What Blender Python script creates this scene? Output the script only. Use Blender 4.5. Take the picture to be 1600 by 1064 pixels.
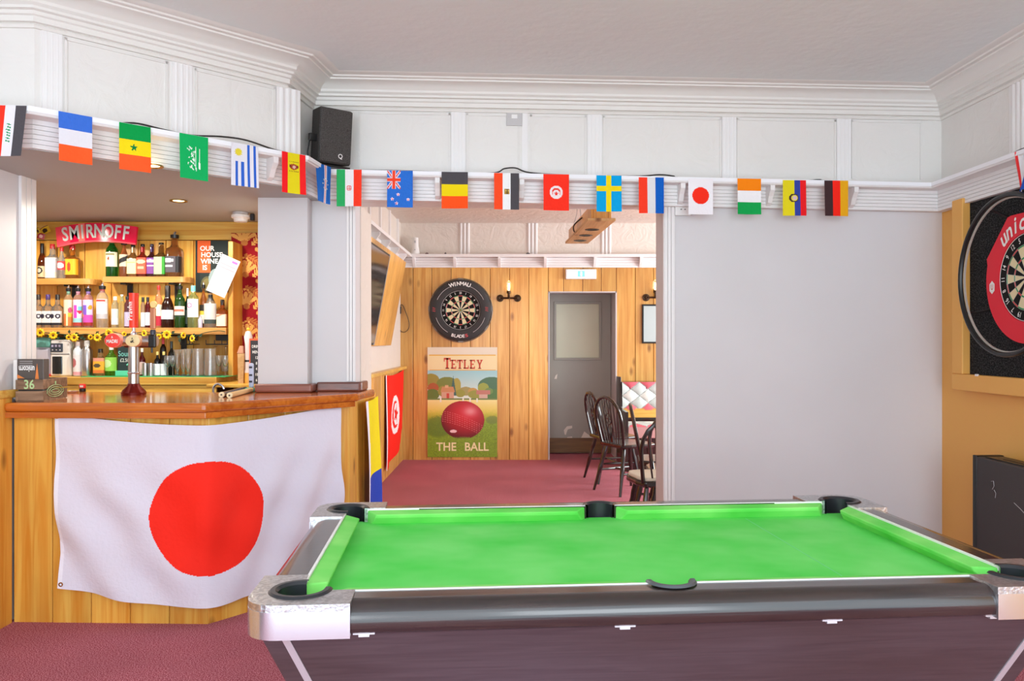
import bpy, bmesh, math, random
import numpy as np
from mathutils import Vector, Matrix
random.seed(7)
PI = math.pi
scn = bpy.context.scene
C = scn.collection
for o in list(bpy.data.objects): bpy.data.objects.remove(o)

def S(r, g, b, k=1.0):                      # sRGB 0..255 -> linear
    f = lambda c: ((c/255)/12.92 if c/255 <= .04045 else ((c/255+.055)/1.055)**2.4)*k
    return (f(r), f(g), f(b), 1.0)

# ---------------------------------------------------------------- camera, world, exposure
F, CX, CY, HC = 1270.0, 800.0, 532.0, 1.38
cam_d = bpy.data.cameras.new('camera'); cam = bpy.data.objects.new('camera', cam_d); C.objects.link(cam)
cam.location = (0, 0, HC); cam.rotation_euler = (PI/2, 0, 0)
cam_d.sensor_width = 36; cam_d.lens = 36*F/1600; cam_d.clip_start = .05; cam_d.clip_end = 60
scn.camera = cam
w = bpy.data.worlds.new('world'); scn.world = w; w.use_nodes = True
w.node_tree.nodes['Background'].inputs[0].default_value = (0.80, 0.95, 1.06, 1)
w.node_tree.nodes['Background'].inputs[1].default_value = 2.7
scn.view_settings.view_transform = 'Standard'; scn.view_settings.look = 'None'
scn.view_settings.gamma = 1; scn.view_settings.use_curve_mapping = False
scn.view_settings.exposure = 0.36
scn.cycles.max_bounces = 10; scn.cycles.diffuse_bounces = 6; scn.cycles.transmission_bounces = 8; scn.cycles.glossy_bounces = 4

def area(name, loc, target, sx, sy, power, col=(1, 1, 1)):
    l = bpy.data.lights.new(name, 'AREA'); l.shape = 'RECTANGLE'; l.size = sx; l.size_y = sy; l.energy = power; l.color = col
    o = bpy.data.objects.new(name, l); C.objects.link(o); o.location = loc
    o.rotation_euler = (Vector(target)-Vector(loc)).to_track_quat('-Z', 'Y').to_euler()
    return o
# two fill lamps added behind the camera; third at the far room's side window
area('area_light', (-1.2, -2.3, 1.7), (-1.0, 5, 1.7), 1.5, 1.9, 38, (.92, 1, 1.05))
area('area_light', (1.4, -2.3, 1.7), (1.2, 5, 1.7), 1.5, 1.9, 38, (.92, 1, 1.05))
area('area_light', (4.35, 7.4, 1.6), (-1.2, 7.4, 1.1), 2.8, 1.6, 155, (.95, 1, 1))

# ---------------------------------------------------------------- helpers
def at(px, py, Y): return Vector(((px-CX)/F*Y, Y, HC+(CY-py)/F*Y))
def X_(px, Y): return (px-CX)/F*Y
def Z_(py, Y): return HC+(CY-py)/F*Y
def hit(px, p, d):                          # plan: ray of column px with the line p + t d -> (x, y)
    k = (px-CX)/F
    t = (k*p[1]-p[0])/(d[0]-k*d[1])
    return (p[0]+t*d[0], p[1]+t*d[1])

class MB:
    def __init__(s): s.v = []; s.f = []
    def add(s, vs, fs, M=None):
        n = len(s.v)
        for p in vs:
            p = Vector(p); s.v.append(tuple(M @ p) if M is not None else tuple(p))
        s.f += [tuple(i+n for i in q) for q in fs]
        return s
    def box(s, x0, x1, y0, y1, z0, z1, M=None):
        vs = [(x, y, z) for z in (z0, z1) for y in (y0, y1) for x in (x0, x1)]
        return s.add(vs, [(0, 2, 3, 1), (4, 5, 7, 6), (0, 1, 5, 4), (2, 6, 7, 3), (0, 4, 6, 2), (1, 3, 7, 5)], M)
    def prism(s, poly, z0, z1, M=None, top=None):
        n = len(poly); top = top or poly
        vs = [(x, y, z0) for x, y in poly]+[(x, y, z1) for x, y in top]
        fs = [tuple(range(n-1, -1, -1)), tuple(range(n, 2*n))]+[(i, (i+1) % n, n+(i+1) % n, n+i) for i in range(n)]
        return s.add(vs, fs, M)
    def lathe(s, prof, seg=20, M=None, sq=0, cap=True, a0=0, a1=2*PI):
        closed = abs(a1-a0-2*PI) < 1e-6; m = seg if closed else seg+1
        def rf(t):
            if not sq: return 1
            return 1/((abs(math.cos(t))**sq+abs(math.sin(t))**sq)**(1/sq))
        vs = []
        for r, z in prof:
            for i in range(m):
                t = a0+(a1-a0)*i/seg; k = rf(t)
                vs.append((r*k*math.cos(t), r*k*math.sin(t), z))
        fs = []
        for j in range(len(prof)-1):
            for i in range(seg):
                a = j*m+i; b = j*m+(i+1) % m
                fs.append((a, b, b+m, a+m))
        if cap and closed:
            if prof[0][0] > 1e-5: fs.append(tuple(range(m-1, -1, -1)))
            if prof[-1][0] > 1e-5: fs.append(tuple((len(prof)-1)*m+i for i in range(m)))
        return s.add(vs, fs, M)
    def tube(s, pts, r, seg=8, closed=False, M=None):
        pts = [Vector(p) for p in pts]; n = len(pts); rs = r if isinstance(r, (list, tuple)) else [r]*n
        vs = []; up = None
        for i, p in enumerate(pts):
            if closed: t = pts[(i+1) % n]-pts[i-1]
            else: t = pts[min(i+1, n-1)]-pts[max(i-1, 0)]
            t.normalize()
            if up is None: up = Vector((0, 0, 1)) if abs(t.z) < .9 else Vector((1, 0, 0))
            a = t.cross(up)
            if a.length < 1e-6: a = t.orthogonal()
            a.normalize(); b = a.cross(t).normalized(); up = b
            for k in range(seg):
                q = 2*PI*k/seg; vs.append(tuple(p+(a*math.cos(q)+b*math.sin(q))*rs[i]))
        fs = []
        for i in range(n if closed else n-1):
            for k in range(seg):
                a = i*seg+k; b = i*seg+(k+1) % seg; c = ((i+1) % n)*seg
                fs.append((a, b, c+(k+1) % seg, c+k))
        if not closed: fs += [tuple(range(seg-1, -1, -1)), tuple((n-1)*seg+k for k in range(seg))]
        return s.add(vs, fs, M)
    def ball(s, c, r, seg=12, sc=(1, 1, 1)):
        pr = [(max(1e-6, r*math.sin(PI*i/8)), -r*math.cos(PI*i/8)) for i in range(9)]
        return s.lathe(pr, seg, Matrix.Translation(c) @ Matrix.Diagonal((*sc, 1)))
    def build(s, name, mat, parent=None, smooth=False, bevel=0, seg=2, loc=None, rotz=0, angle=35):
        me = bpy.data.meshes.new(name); me.from_pydata(s.v, [], s.f); me.update()
        bm = bmesh.new(); bm.from_mesh(me); bmesh.ops.recalc_face_normals(bm, faces=bm.faces); bm.to_mesh(me); bm.free()
        return finish(name, me, mat, parent, smooth, bevel, seg, loc, rotz, angle)

def finish(name, me, mat, parent=None, smooth=False, bevel=0, seg=2, loc=None, rotz=0, angle=35):
    me.materials.append(mat)
    o = bpy.data.objects.new(name, me); C.objects.link(o)
    if parent is not None: o.parent = parent
    if loc is not None: o.location = loc
    if rotz: o.rotation_euler = (0, 0, rotz)
    if smooth:
        me.polygons.foreach_set('use_smooth', [True]*len(me.polygons))
        try: me.set_sharp_from_angle(angle=math.radians(angle))
        except Exception: pass
    if bevel:
        b = o.modifiers.new('bevel', 'BEVEL'); b.width = bevel; b.segments = seg; b.limit_method = 'ANGLE'; b.angle_limit = math.radians(40)
    return o

def thing(name, label, cat, loc=(0, 0, 0), rotz=0, group=None, rot=None):
    o = bpy.data.objects.new(name, None); C.objects.link(o); o.location = loc
    o.rotation_euler = rot if rot else (0, 0, rotz); o.empty_display_size = .1
    return tag(o, label, cat, group)
def tag(o, label, cat, group=None):
    o['label'] = label; o['category'] = cat
    if group: o['group'] = group
    return o
def struct(o): o['kind'] = 'structure'; return o
def dup(root, label, loc=None, rotz=None):
    r = root.copy(); C.objects.link(r); r['label'] = label
    if loc is not None: r.location = loc
    if rotz is not None: r.rotation_euler = (0, 0, rotz)
    for ch in list(root.children):
        c = ch.copy(); C.objects.link(c); c.parent = r
        for g in ch.children:
            d = g.copy(); C.objects.link(d); d.parent = c
    return r

def paint(name, nx, ny, pos, col, mat, parent=None, smooth=True):
    """flat print: a fine sheet, one colour a cell; pos(u,v)->xyz, col(U,V)->rgb 0..255 (arrays)"""
    u = np.linspace(0, 1, nx+1); v = np.linspace(0, 1, ny+1)
    vs = [tuple(pos(a, b)) for b in v for a in u]
    n = nx+1
    fs = [(j*n+i, j*n+i+1, (j+1)*n+i+1, (j+1)*n+i) for j in range(ny) for i in range(nx)]
    me = bpy.data.meshes.new(name); me.from_pydata(vs, [], fs); me.update()
    U, V = np.meshgrid((np.arange(nx)+.5)/nx, (np.arange(ny)+.5)/ny)
    rgb = np.asarray(col(U, V), dtype=float)/255
    lin = np.where(rgb <= .04045, rgb/12.92, ((rgb+.055)/1.055)**2.4)
    a = np.ones((ny, nx, 4)); a[..., :3] = lin
    ca = me.color_attributes.new('Col', 'FLOAT_COLOR', 'CORNER')
    ca.data.foreach_set('color', np.repeat(a.reshape(-1, 4), 4, axis=0).astype(np.float32).ravel())
    return finish(name, me, mat, parent, smooth, angle=180)
class PT:                                    # tiny painter over (U,V) arrays
    def __init__(s, U, V, base): s.U = U; s.V = V; s.c = np.zeros(U.shape+(3,))+np.array(base, float)
    def put(s, mask, rgb, k=1.0):
        s.c = np.where(mask[..., None], s.c*(1-k)+np.array(rgb, float)*k, s.c); return s
    def rect(s, a, b, c, d, rgb, k=1.0): return s.put((s.U >= a) & (s.U < b) & (s.V >= c) & (s.V < d), rgb, k)
    def ell(s, x, y, rx, ry, rgb, k=1.0): return s.put(((s.U-x)/rx)**2+((s.V-y)/ry)**2 < 1, rgb, k)
    def star(s, x, y, r, asp, rgb, n=5, rot=-PI/2, inner=.4):
        dx = (s.U-x); dy = (s.V-y)*asp
        t = np.arctan2(dy, dx)-rot; q = np.hypot(dx, dy)
        ph = np.abs(((t/(2*PI/n)+.5) % 1)-.5)*2
        lim = r*inner/np.clip(inner+(1-inner)*ph, .01, 9)
        return s.put(q < np.maximum(lim, r*inner*.9), rgb)
    def line(s, x0, y0, x1, y1, wd, asp, rgb):
        dx, dy = x1-x0, (y1-y0)*asp; L2 = dx*dx+dy*dy
        t = np.clip(((s.U-x0)*dx+(s.V-y0)*asp*dy)/L2, 0, 1)
        return s.put(np.hypot(s.U-x0-t*dx, (s.V-y0)*asp-t*dy) < wd, rgb)

_tc = {}
def text_geo(t, bold=0.0):
    if (t, bold) in _tc: return _tc[(t, bold)]
    cu = bpy.data.curves.new('lettering', 'FONT'); cu.body = t; cu.size = 1; cu.align_x = 'CENTER'; cu.align_y = 'CENTER'
    cu.offset = bold; cu.resolution_u = 3
    o = bpy.data.objects.new('lettering', cu); me = bpy.data.meshes.new_from_object(o)
    r = ([v.co.copy() for v in me.vertices], [tuple(p.vertices) for p in me.polygons])
    bpy.data.objects.remove(o); bpy.data.curves.remove(cu); bpy.data.meshes.remove(me)
    _tc[(t, bold)] = r; return r
WALLM = Matrix(((1, 0, 0, 0), (0, 0, -1, 0), (0, 1, 0, 0), (0, 0, 0, 1)))   # text plane -> upright, facing -Y
def put_text(mb, t, M, size=1, sx=1, bold=0.0, shear=0):
    vs, fs = text_geo(t, bold)
    mb.add([M @ (Vector(((p.x*sx+p.y*shear)*size, p.y*size, 0))) for p in vs], fs); return mb
def arc_text(mb, t, r, a0, a1, size, sx=1, bold=0.0, shear=0, y=0.0, inward=False):
    n = len(t)
    for i, ch in enumerate(t):
        a = a0+(a1-a0)*(i/(n-1) if n > 1 else .5)
        rot = a-PI/2 if not inward else a+PI/2
        M = Matrix.Translation((0, y, 0)) @ WALLM @ Matrix.Translation((r*math.cos(a), r*math.sin(a), 0)) @ Matrix.Rotation(rot, 4, 'Z')
        put_text(mb, ch, M, size, sx, bold, shear)
    return mb

def offset_line(S_, o):                      # move a plan polyline to its right by o, mitred
    pts = [Vector(p) for p in S_]; out = []
    ds = [(pts[i+1]-pts[i]).normalized() for i in range(len(pts)-1)]
    for i, p in enumerate(pts):
        if i == 0: n = Vector((ds[0].y, -ds[0].x)); k = 1
        elif i == len(pts)-1: n = Vector((ds[-1].y, -ds[-1].x)); k = 1
        else:
            n1 = Vector((ds[i-1].y, -ds[i-1].x)); n2 = Vector((ds[i].y, -ds[i].x)); n = (n1+n2).normalized(); k = 1/max(.3, n.dot(n1))
        out.append(p+n*o*k)
    return out
def sweep(mb, S_, prof, zf=None):
    rows = [offset_line(S_, o) for o, z in prof]; n = len(prof); m = len(S_); vs = []
    for i in range(m):
        for j in range(n):
            x, y = rows[j][i]; z = prof[j][1]
            vs.append((x, y, z+(zf(x, y) if zf else 0)))
    fs = [(i*n+j, i*n+(j+1) % n, (i+1)*n+(j+1) % n, (i+1)*n+j) for i in range(m-1) for j in range(n)]
    fs += [tuple(range(n)), tuple((m-1)*n+j for j in range(n-1, -1, -1))]
    return mb.add(vs, fs)

# ---------------------------------------------------------------- materials
def M_(name, col, rough=.5, metal=0, trans=0, ior=1.45, emit=None, es=0, coat=0, spec=None, sheen=0):
    m = bpy.data.materials.new(name); m.use_nodes = True; b = m.node_tree.nodes['Principled BSDF']
    b.inputs['Base Color'].default_value = col; b.inputs['Roughness'].default_value = rough; b.inputs['Metallic'].default_value = metal
    if trans: b.inputs['Transmission Weight'].default_value = trans; b.inputs['IOR'].default_value = ior
    if emit: b.inputs['Emission Color'].default_value = emit; b.inputs['Emission Strength'].default_value = es
    if coat: b.inputs['Coat Weight'].default_value = coat; b.inputs['Coat Roughness'].default_value = .12
    if spec is not None: b.inputs['Specular IOR Level'].default_value = spec
    if sheen: b.inputs['Sheen Weight'].default_value = sheen
    return m
def nodes(m): return m.node_tree.nodes, m.node_tree.links, m.node_tree.nodes['Principled BSDF']
def paintwall(name, col, bump=.15, scale=14, rough=.6, var=.04, dist=.01, warp=0):
    m = M_(name, col, rough); N, L, b = nodes(m)
    tc = N.new('ShaderNodeTexCoord'); n1 = N.new('ShaderNodeTexNoise'); n1.inputs['Scale'].default_value = scale; n1.inputs['Detail'].default_value = 5
    n2 = N.new('ShaderNodeTexNoise'); n2.inputs['Scale'].default_value = 1.7; n2.inputs['Detail'].default_value = 3
    L.new(tc.outputs['Object'], n1.inputs['Vector']); L.new(tc.outputs['Object'], n2.inputs['Vector'])
    r = N.new('ShaderNodeValToRGB'); r.color_ramp.elements[0].color = [c*(1-var*2) for c in col[:3]]+[1]; r.color_ramp.elements[1].color = [min(1, c*(1+var)) for c in col[:3]]+[1]
    L.new(n2.outputs['Fac'], r.inputs['Fac']); L.new(r.outputs['Color'], b.inputs['Base Color'])
    bp = N.new('ShaderNodeBump'); bp.inputs['Strength'].default_value = bump; bp.inputs['Distance'].default_value = dist; n1.inputs['Distortion'].default_value = warp
    L.new(n1.outputs['Fac'], bp.inputs['Height']); L.new(bp.outputs['Normal'], b.inputs['Normal'])
    return m
def wood(name, c1, c2, axis='z', rough=.38, knots=True, coat=.15, rnd=.35, fine=1.0):
    m = M_(name, c1, rough, coat=coat); N, L, b = nodes(m)
    tc = N.new('ShaderNodeTexCoord'); oi = N.new('ShaderNodeObjectInfo'); vm = N.new('ShaderNodeVectorMath'); vm.operation = 'ADD'
    sc = N.new('ShaderNodeVectorMath'); sc.operation = 'SCALE'; sc.inputs['Scale'].default_value = 37
    cb = N.new('ShaderNodeCombineXYZ')
    for i in range(3): L.new(oi.outputs['Random'], cb.inputs[i])
    L.new(cb.outputs[0], sc.inputs[0]); L.new(tc.outputs['Object'], vm.inputs[0]); L.new(sc.outputs[0], vm.inputs[1])
    mp = N.new('ShaderNodeMapping'); k = {'x': (1.2, 26, 26), 'y': (26, 1.2, 26), 'z': (26, 26, 1.2)}[axis]
    mp.inputs['Scale'].default_value = [a*fine for a in k]
    L.new(vm.outputs[0], mp.inputs['Vector'])
    n1 = N.new('ShaderNodeTexNoise'); n1.inputs['Scale'].default_value = 1; n1.inputs['Detail'].default_value = 6; n1.inputs['Distortion'].default_value = 1.2
    L.new(mp.outputs[0], n1.inputs['Vector'])
    r = N.new('ShaderNodeValToRGB'); r.color_ramp.elements[0].position = .3; r.color_ramp.elements[0].color = c2
    r.color_ramp.elements[1].position = .66; r.color_ramp.elements[1].color = c1
    L.new(n1.outputs['Fac'], r.inputs['Fac']); out = r.outputs['Color']
    mp2 = N.new('ShaderNodeMapping'); k = {'x': (1, 3, 3), 'y': (3, 1, 3), 'z': (3, 3, 1)}[axis]; mp2.inputs['Scale'].default_value = [a*.7 for a in k]
    L.new(vm.outputs[0], mp2.inputs['Vector']); n2 = N.new('ShaderNodeTexNoise'); n2.inputs['Scale'].default_value = 1.5; n2.inputs['Detail'].default_value = 3
    L.new(mp2.outputs[0], n2.inputs['Vector'])
    mx = N.new('ShaderNodeMix'); mx.data_type = 'RGBA'; mx.blend_type = 'MULTIPLY'; mx.inputs[0].default_value = .75
    r2 = N.new('ShaderNodeValToRGB'); r2.color_ramp.elements[0].position = .32; r2.color_ramp.elements[0].color = (.62, .52, .42, 1); r2.color_ramp.elements[1].position = .7; r2.color_ramp.elements[1].color = (1, 1, 1, 1)
    L.new(n2.outputs['Fac'], r2.inputs['Fac']); L.new(out, mx.inputs[6]); L.new(r2.outputs['Color'], mx.inputs[7]); out = mx.outputs[2]
    if knots:
        mp3 = N.new('ShaderNodeMapping'); k = {'x': (2.2, 5, 5), 'y': (5, 2.2, 5), 'z': (5, 5, 2.2)}[axis]; mp3.inputs['Scale'].default_value = k
        L.new(vm.outputs[0], mp3.inputs['Vector']); vo = N.new('ShaderNodeTexVoronoi'); vo.inputs['Scale'].default_value = 1
        L.new(mp3.outputs[0], vo.inputs['Vector'])
        r3 = N.new('ShaderNodeValToRGB'); r3.color_ramp.elements[0].position = .05; r3.color_ramp.elements[0].color = (.28, .15, .07, 1); r3.color_ramp.elements[1].position = .15; r3.color_ramp.elements[1].color = (1, 1, 1, 1)
        L.new(vo.outputs['Distance'], r3.inputs['Fac']); m3 = N.new('ShaderNodeMix'); m3.data_type = 'RGBA'; m3.blend_type = 'MULTIPLY'; m3.inputs[0].default_value = .8
        L.new(out, m3.inputs[6]); L.new(r3.outputs['Color'], m3.inputs[7]); out = m3.outputs[2]
    hs = N.new('ShaderNodeHueSaturation'); mr = N.new('ShaderNodeMapRange'); mr.inputs['To Min'].default_value = 1-rnd*.5; mr.inputs['To Max'].default_value = 1+rnd*.4
    L.new(oi.outputs['Random'], mr.inputs['Value']); L.new(mr.outputs[0], hs.inputs['Value']); L.new(out, hs.inputs['Color'])
    L.new(hs.outputs['Color'], b.inputs['Base Color'])
    bp = N.new('ShaderNodeBump'); bp.inputs['Strength'].default_value = .12; bp.inputs['Distance'].default_value = .004
    L.new(n1.outputs['Fac'], bp.inputs['Height']); L.new(bp.outputs['Normal'], b.inputs['Normal'])
    return m
def printed(name, rough=.6, spec=.3, coat=0, bump=0, trans=0):
    m = M_(name, (1, 1, 1, 1), rough, spec=spec, coat=coat); N, L, b = nodes(m)
    a = N.new('ShaderNodeAttribute'); a.attribute_name = 'Col'; L.new(a.outputs['Color'], b.inputs['Base Color'])
    if bump:
        n = N.new('ShaderNodeTexNoise'); n.inputs['Scale'].default_value = bump; tc = N.new('ShaderNodeTexCoord'); L.new(tc.outputs['Object'], n.inputs['Vector'])
        bp = N.new('ShaderNodeBump'); bp.inputs['Strength'].default_value = .25; bp.inputs['Distance'].default_value = .01; L.new(n.outputs['Fac'], bp.inputs['Height']); L.new(bp.outputs['Normal'], b.inputs['Normal'])
    return m
def speckle(name, c1, c2, scale, rough=.95, bump=.5, lo=.4, hi=.6, big=None):
    m = M_(name, c1, rough, spec=.1); N, L, b = nodes(m); tc = N.new('ShaderNodeTexCoord')
    n = N.new('ShaderNodeTexNoise'); n.inputs['Scale'].default_value = scale; n.inputs['Detail'].default_value = 2; L.new(tc.outputs['Object'], n.inputs['Vector'])
    r = N.new('ShaderNodeValToRGB'); r.color_ramp.elements[0].position = lo; r.color_ramp.elements[0].color = c1; r.color_ramp.elements[1].position = hi; r.color_ramp.elements[1].color = c2
    L.new(n.outputs['Fac'], r.inputs['Fac']); out = r.outputs['Color']
    if big:
        n2 = N.new('ShaderNodeTexNoise'); n2.inputs['Scale'].default_value = 2.2; n2.inputs['Detail'].default_value = 4; L.new(tc.outputs['Object'], n2.inputs['Vector'])
        r2 = N.new('ShaderNodeValToRGB'); r2.color_ramp.elements[0].position = .35; r2.color_ramp.elements[0].color = (big, big, big, 1); r2.color_ramp.elements[1].position = .65
        L.new(n2.outputs['Fac'], r2.inputs['Fac']); mx = N.new('ShaderNodeMix'); mx.data_type = 'RGBA'; mx.blend_type = 'MULTIPLY'; mx.inputs[0].default_value = 1
        L.new(out, mx.inputs[6]); L.new(r2.outputs['Color'], mx.inputs[7]); out = mx.outputs[2]
    L.new(out, b.inputs['Base Color'])
    bp = N.new('ShaderNodeBump'); bp.inputs['Strength'].default_value = bump; bp.inputs['Distance'].default_value = .004; L.new(n.outputs['Fac'], bp.inputs['Height']); L.new(bp.outputs['Normal'], b.inputs['Normal'])
    return m

white = paintwall('white paint', S(226, 222, 218), .28, 5, dist=.03, warp=2.0)
white_low = paintwall('cool white paint', S(214, 211, 213), .06, 20)
gloss_white = paintwall('white gloss timber', S(232, 229, 228), .12, 30, .4, .02)
cornice_m = paintwall('cornice plaster', S(226, 222, 217), .05, 20, .55, .02)
ceil_m = paintwall('ceiling paint', S(226, 231, 231), .3, 16, .7, .02)
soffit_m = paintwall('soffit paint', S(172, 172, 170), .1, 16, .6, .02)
cream = paintwall('old cream paint', S(222, 212, 202), .4, 6, dist=.03, warp=2.5)
mustard = paintwall('mustard paint', S(232, 172, 86), .06, 20, .55, .03)
dark_gap = M_('dark gap', S(70, 46, 26), .9)
pine = wood('varnished pine boards', S(252, 202, 96), S(236, 158, 50))
pine_far = wood('aged pine boards', S(240, 190, 104), S(214, 150, 66), rnd=.45)
pine_x = wood('varnished pine horizontal', S(255, 214, 108), S(236, 168, 58), 'x')
counter_m = wood('orange varnished counter', S(220, 126, 44), S(184, 88, 26), 'x', .16, False, .6, .1)
dark_wood = wood('black stained wood', S(52, 36, 32), S(28, 20, 20), 'z', .22, False, .4, .1)
brick_m = wood('red brown skirting', S(150, 88, 70), S(96, 56, 48), 'x', .35, False, .2, .1)
crate_m = wood('weathered crate wood', S(160, 128, 100), S(112, 84, 62), 'x', .7, False, 0, .3)
light_wood = wood('pale plywood', S(232, 196, 140), S(206, 164, 104), 'y', .5, True, 0, .05)
door_wood = wood('brown kick board', S(140, 104, 56), S(104, 74, 38), 'x', .4, False, .1, .1)
carpet = speckle('burgundy carpet', S(146, 58, 74), S(214, 146, 158), 190, bump=.3, big=.88, lo=.42, hi=.62)
felt = speckle('green baize', S(84, 206, 84), S(118, 218, 112), 5, .95, .1, .3, .7)
felt_c = speckle('green cushion cloth', S(96, 205, 84), S(140, 222, 116), 6, .95, .1, .3, .7)
black_carpet = speckle('charcoal carpet tile', S(26, 26, 27), S(74, 74, 74), 130, lo=.45, hi=.7)
laminate = wood('black wood laminate', S(56, 44, 42), S(30, 24, 26), 'x', .2, False, .5, .05, 2)
cab_m = wood('scuffed black laminate', S(82, 69, 75), S(70, 58, 64), 'x', .28, False, .2, 0, 3)
leather = speckle('black textured vinyl', S(66, 62, 62), S(80, 75, 74), 300, .5, .3)
chrome = M_('chrome', (.60, .61, .65, 1), .18, .85)
hammered = speckle('hammered silver metal', S(176, 176, 178), S(206, 206, 208), 110, .3, .25)
nodes(hammered)[2].inputs['Metallic'].default_value = .9
steel = M_('brushed steel', S(190, 190, 192), .28, 1)
alu = M_('aluminium strip', S(205, 205, 210), .35, .6)
black = M_('black plastic', S(26, 26, 28), .4)
black_sat = M_('satin black metal', S(30, 30, 30), .35, .3)
rubber = M_('pocket rubber', S(34, 36, 40), .35)
grey_rim = M_('grey pocket rim', S(70, 74, 78), .4)
char = speckle('speaker cabinet', S(58, 54, 52), S(72, 68, 66), 220, .55, .2)
grille = speckle('speaker grille', S(62, 58, 56), S(84, 80, 78), 260, .5, .3)
white_pl = M_('white plastic', S(232, 230, 228), .35)
grey_pl = M_('grey plastic', S(190, 186, 186), .4)
red_pl = M_('red plastic', S(226, 44, 40), .3)
copper = M_('bronze metal', S(196, 132, 100), .35, .5)
bronze = M_('dark bronze pipe', S(74, 56, 42), .35, .9)
brass = M_('brass rim', S(190, 150, 70), .25, 1)
lamp_on = M_('lit lamp', (1, .85, .55, 1), .4, emit=(1, .8, .45, 1), es=6)
exit_on = M_('lit exit panel', (.9, 1, 1, 1), .4, emit=(.86, 1, 1, 1), es=2.6)
exit_teal = M_('lit exit pictogram', S(120, 225, 215), .4, emit=S(90, 225, 215), es=1.0)
cloth = printed('printed cloth', .75, .15, bump=60)
paper = printed('printed paper', .55, .3)
enamel = printed('painted metal sign', .3, .5)
glossprint = printed('glossy print', .15, .5, coat=.5)
board_m = printed('sisal print', .8, .2)
white_ink = M_('white lettering', S(238, 236, 232), .5)
cream_ink = M_('cream lettering', S(244, 232, 176), .5)
red_ink = M_('red lettering', S(204, 74, 52), .5)
green_ink = M_('pale green lettering', S(170, 200, 140), .6)
silver_ink = M_('silver lettering', S(205, 212, 210), .35)
dark_ink = M_('dark lettering', S(40, 36, 30), .6)
clear = M_('clear glass', (.97, .98, .98, 1), .03, trans=.95, ior=1.3)
thin = M_('drinking glass', (.98, .99, .99, 1), .02, trans=.95, ior=1.4)
wire_m = M_('wire', S(190, 190, 190), .4, .8)
tape_m = M_('white bunting tape', S(240, 240, 244), .7)
cable_m = M_('black cable', S(40, 36, 34), .5)
# ---------------------------------------------------------------- the setting
CEIL, SOFF, SHELF = 2.91, 2.21, 2.368
LW, RW0, FAR, BKX = -2.47, 2.67, 9.42, -1.29
SL = [(-2.33, -.1), (-2.33, 3.405), (-2.03, 3.42), (-1.094, 4.342), (-1.055, 4.68), (2.53, 4.90), (2.6, -.1)]   # plan of the shelf edge
WL = offset_line(SL, -.14)
pd = Vector((3.73, .23)).normalized(); PLp = Vector((-1.06, 4.82))           # partition face in plan
def part_pt(px, o=0):                        # point of the partition face on column px, o in front of it
    n = Vector((pd.y, -pd.x)); return Vector(hit(px, PLp+n*o, pd))
PANG = math.atan2(pd.y, pd.x)
def part_y(x, o=0): return PLp.y+(x-PLp.x)*pd.y/pd.x-o
def zf(x, y): return -.036*max(0, min(1, (x+1.05)/3.58)) if y > 4.3 or x > 2 else 0

struct(tag(MB().box(-4.2, 5, -.6, 11, -.05, 0).build('floor', carpet), 'burgundy speckled pub carpet', 'floor'))
struct(tag(MB().box(-2.7, 3.1, -.3, 5.1, CEIL, CEIL+.05).build('ceiling', ceil_m), 'greige painted ceiling of the pool room', 'ceiling'))
wu = struct(tag(sweep(MB(), SL, [(-.14, SOFF), (-.14, CEIL), (-.36, CEIL), (-.36, SOFF)]).build('wall_upper', white), 'white panelled wall above the shelf', 'wall'))
# grooved beam under the shelf
bp = [(-.14, SOFF), (-.085, SOFF)]; zz = SOFF
n = 6; hgt = (SHELF-.034-SOFF)/n
for i in range(n):
    bp += [(-.085, zz+hgt*.88), (-.093, zz+hgt*.94)] if i < n-1 else [(-.085, zz+hgt)]
    zz += hgt
    if i < n-1: bp.append((-.085, zz))
bp.append((-.14, SHELF-.034))
struct(tag(sweep(MB(), SL, bp, zf).build('trim_1', gloss_white), 'white grooved timber beam', 'beam'))
shelf_o = struct(tag(sweep(MB(), SL, [(-.14, SHELF-.034), (0, SHELF-.034), (.004, SHELF-.028), (.004, SHELF-.006), (0, SHELF), (-.14, SHELF)], zf).build('trim_2', gloss_white), 'white delft shelf running round the room', 'shelf'))
cp = [(-.14, 2.745), (-.128, 2.745), (-.122, 2.757), (-.128, 2.765), (-.112, 2.768), (-.112, 2.792), (-.102, 2.797), (-.102, 2.812), (-.085, 2.816), (-.085, 2.828), (-.07, 2.838),
      (-.066, 2.85), (-.05, 2.866), (-.02, 2.88), (.01, 2.885), (.012, 2.893), (.035, 2.894), (.04, 2.902), (.07, 2.903), (.085, CEIL), (-.14, CEIL)]
struct(tag(sweep(MB(), SL, cp).build('trim_3', cornice_m, smooth=True, angle=25), 'moulded white plaster cornice', 'cornice'))
# fluted strips on the frieze
def flute(px, wpx, seg, parent):
    p, q = WL[seg], WL[seg+1]; d = (q-p).normalized()
    c = Vector(hit(px, p, d)); ww = (Vector(hit(px+wpx/2, p, d))-Vector(hit(px-wpx/2, p, d))).length
    mb = MB(); k = 3
    for i in range(k):
        x = (i-(k-1)/2)*ww/k
        M = Matrix.Translation((x, 0, 0))
        mb.lathe([(ww/k*.44, SHELF-.04), (ww/k*.44, 2.75)], 10, M @ Matrix.Diagonal((1, .7, 1, 1)))
    mb.box(-ww*.62, ww*.62, -.006, .01, SHELF-.04, 2.75)
    mb.build('fluted_strip', gloss_white, parent, True, loc=(c.x, c.y, 0), rotz=math.atan2(d.y, d.x))
for px, wp in ((81, 26), (284, 26), (450, 30)): flute(px, wp, 2, wu)
for px, wp in ((716, 18), (820, 7), (929, 18), (1139, 18), (1318, 18)): flute(px, wp, 4, wu)
p, q = WL[5], WL[6]; flute(1592, 22, 5, wu)
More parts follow.
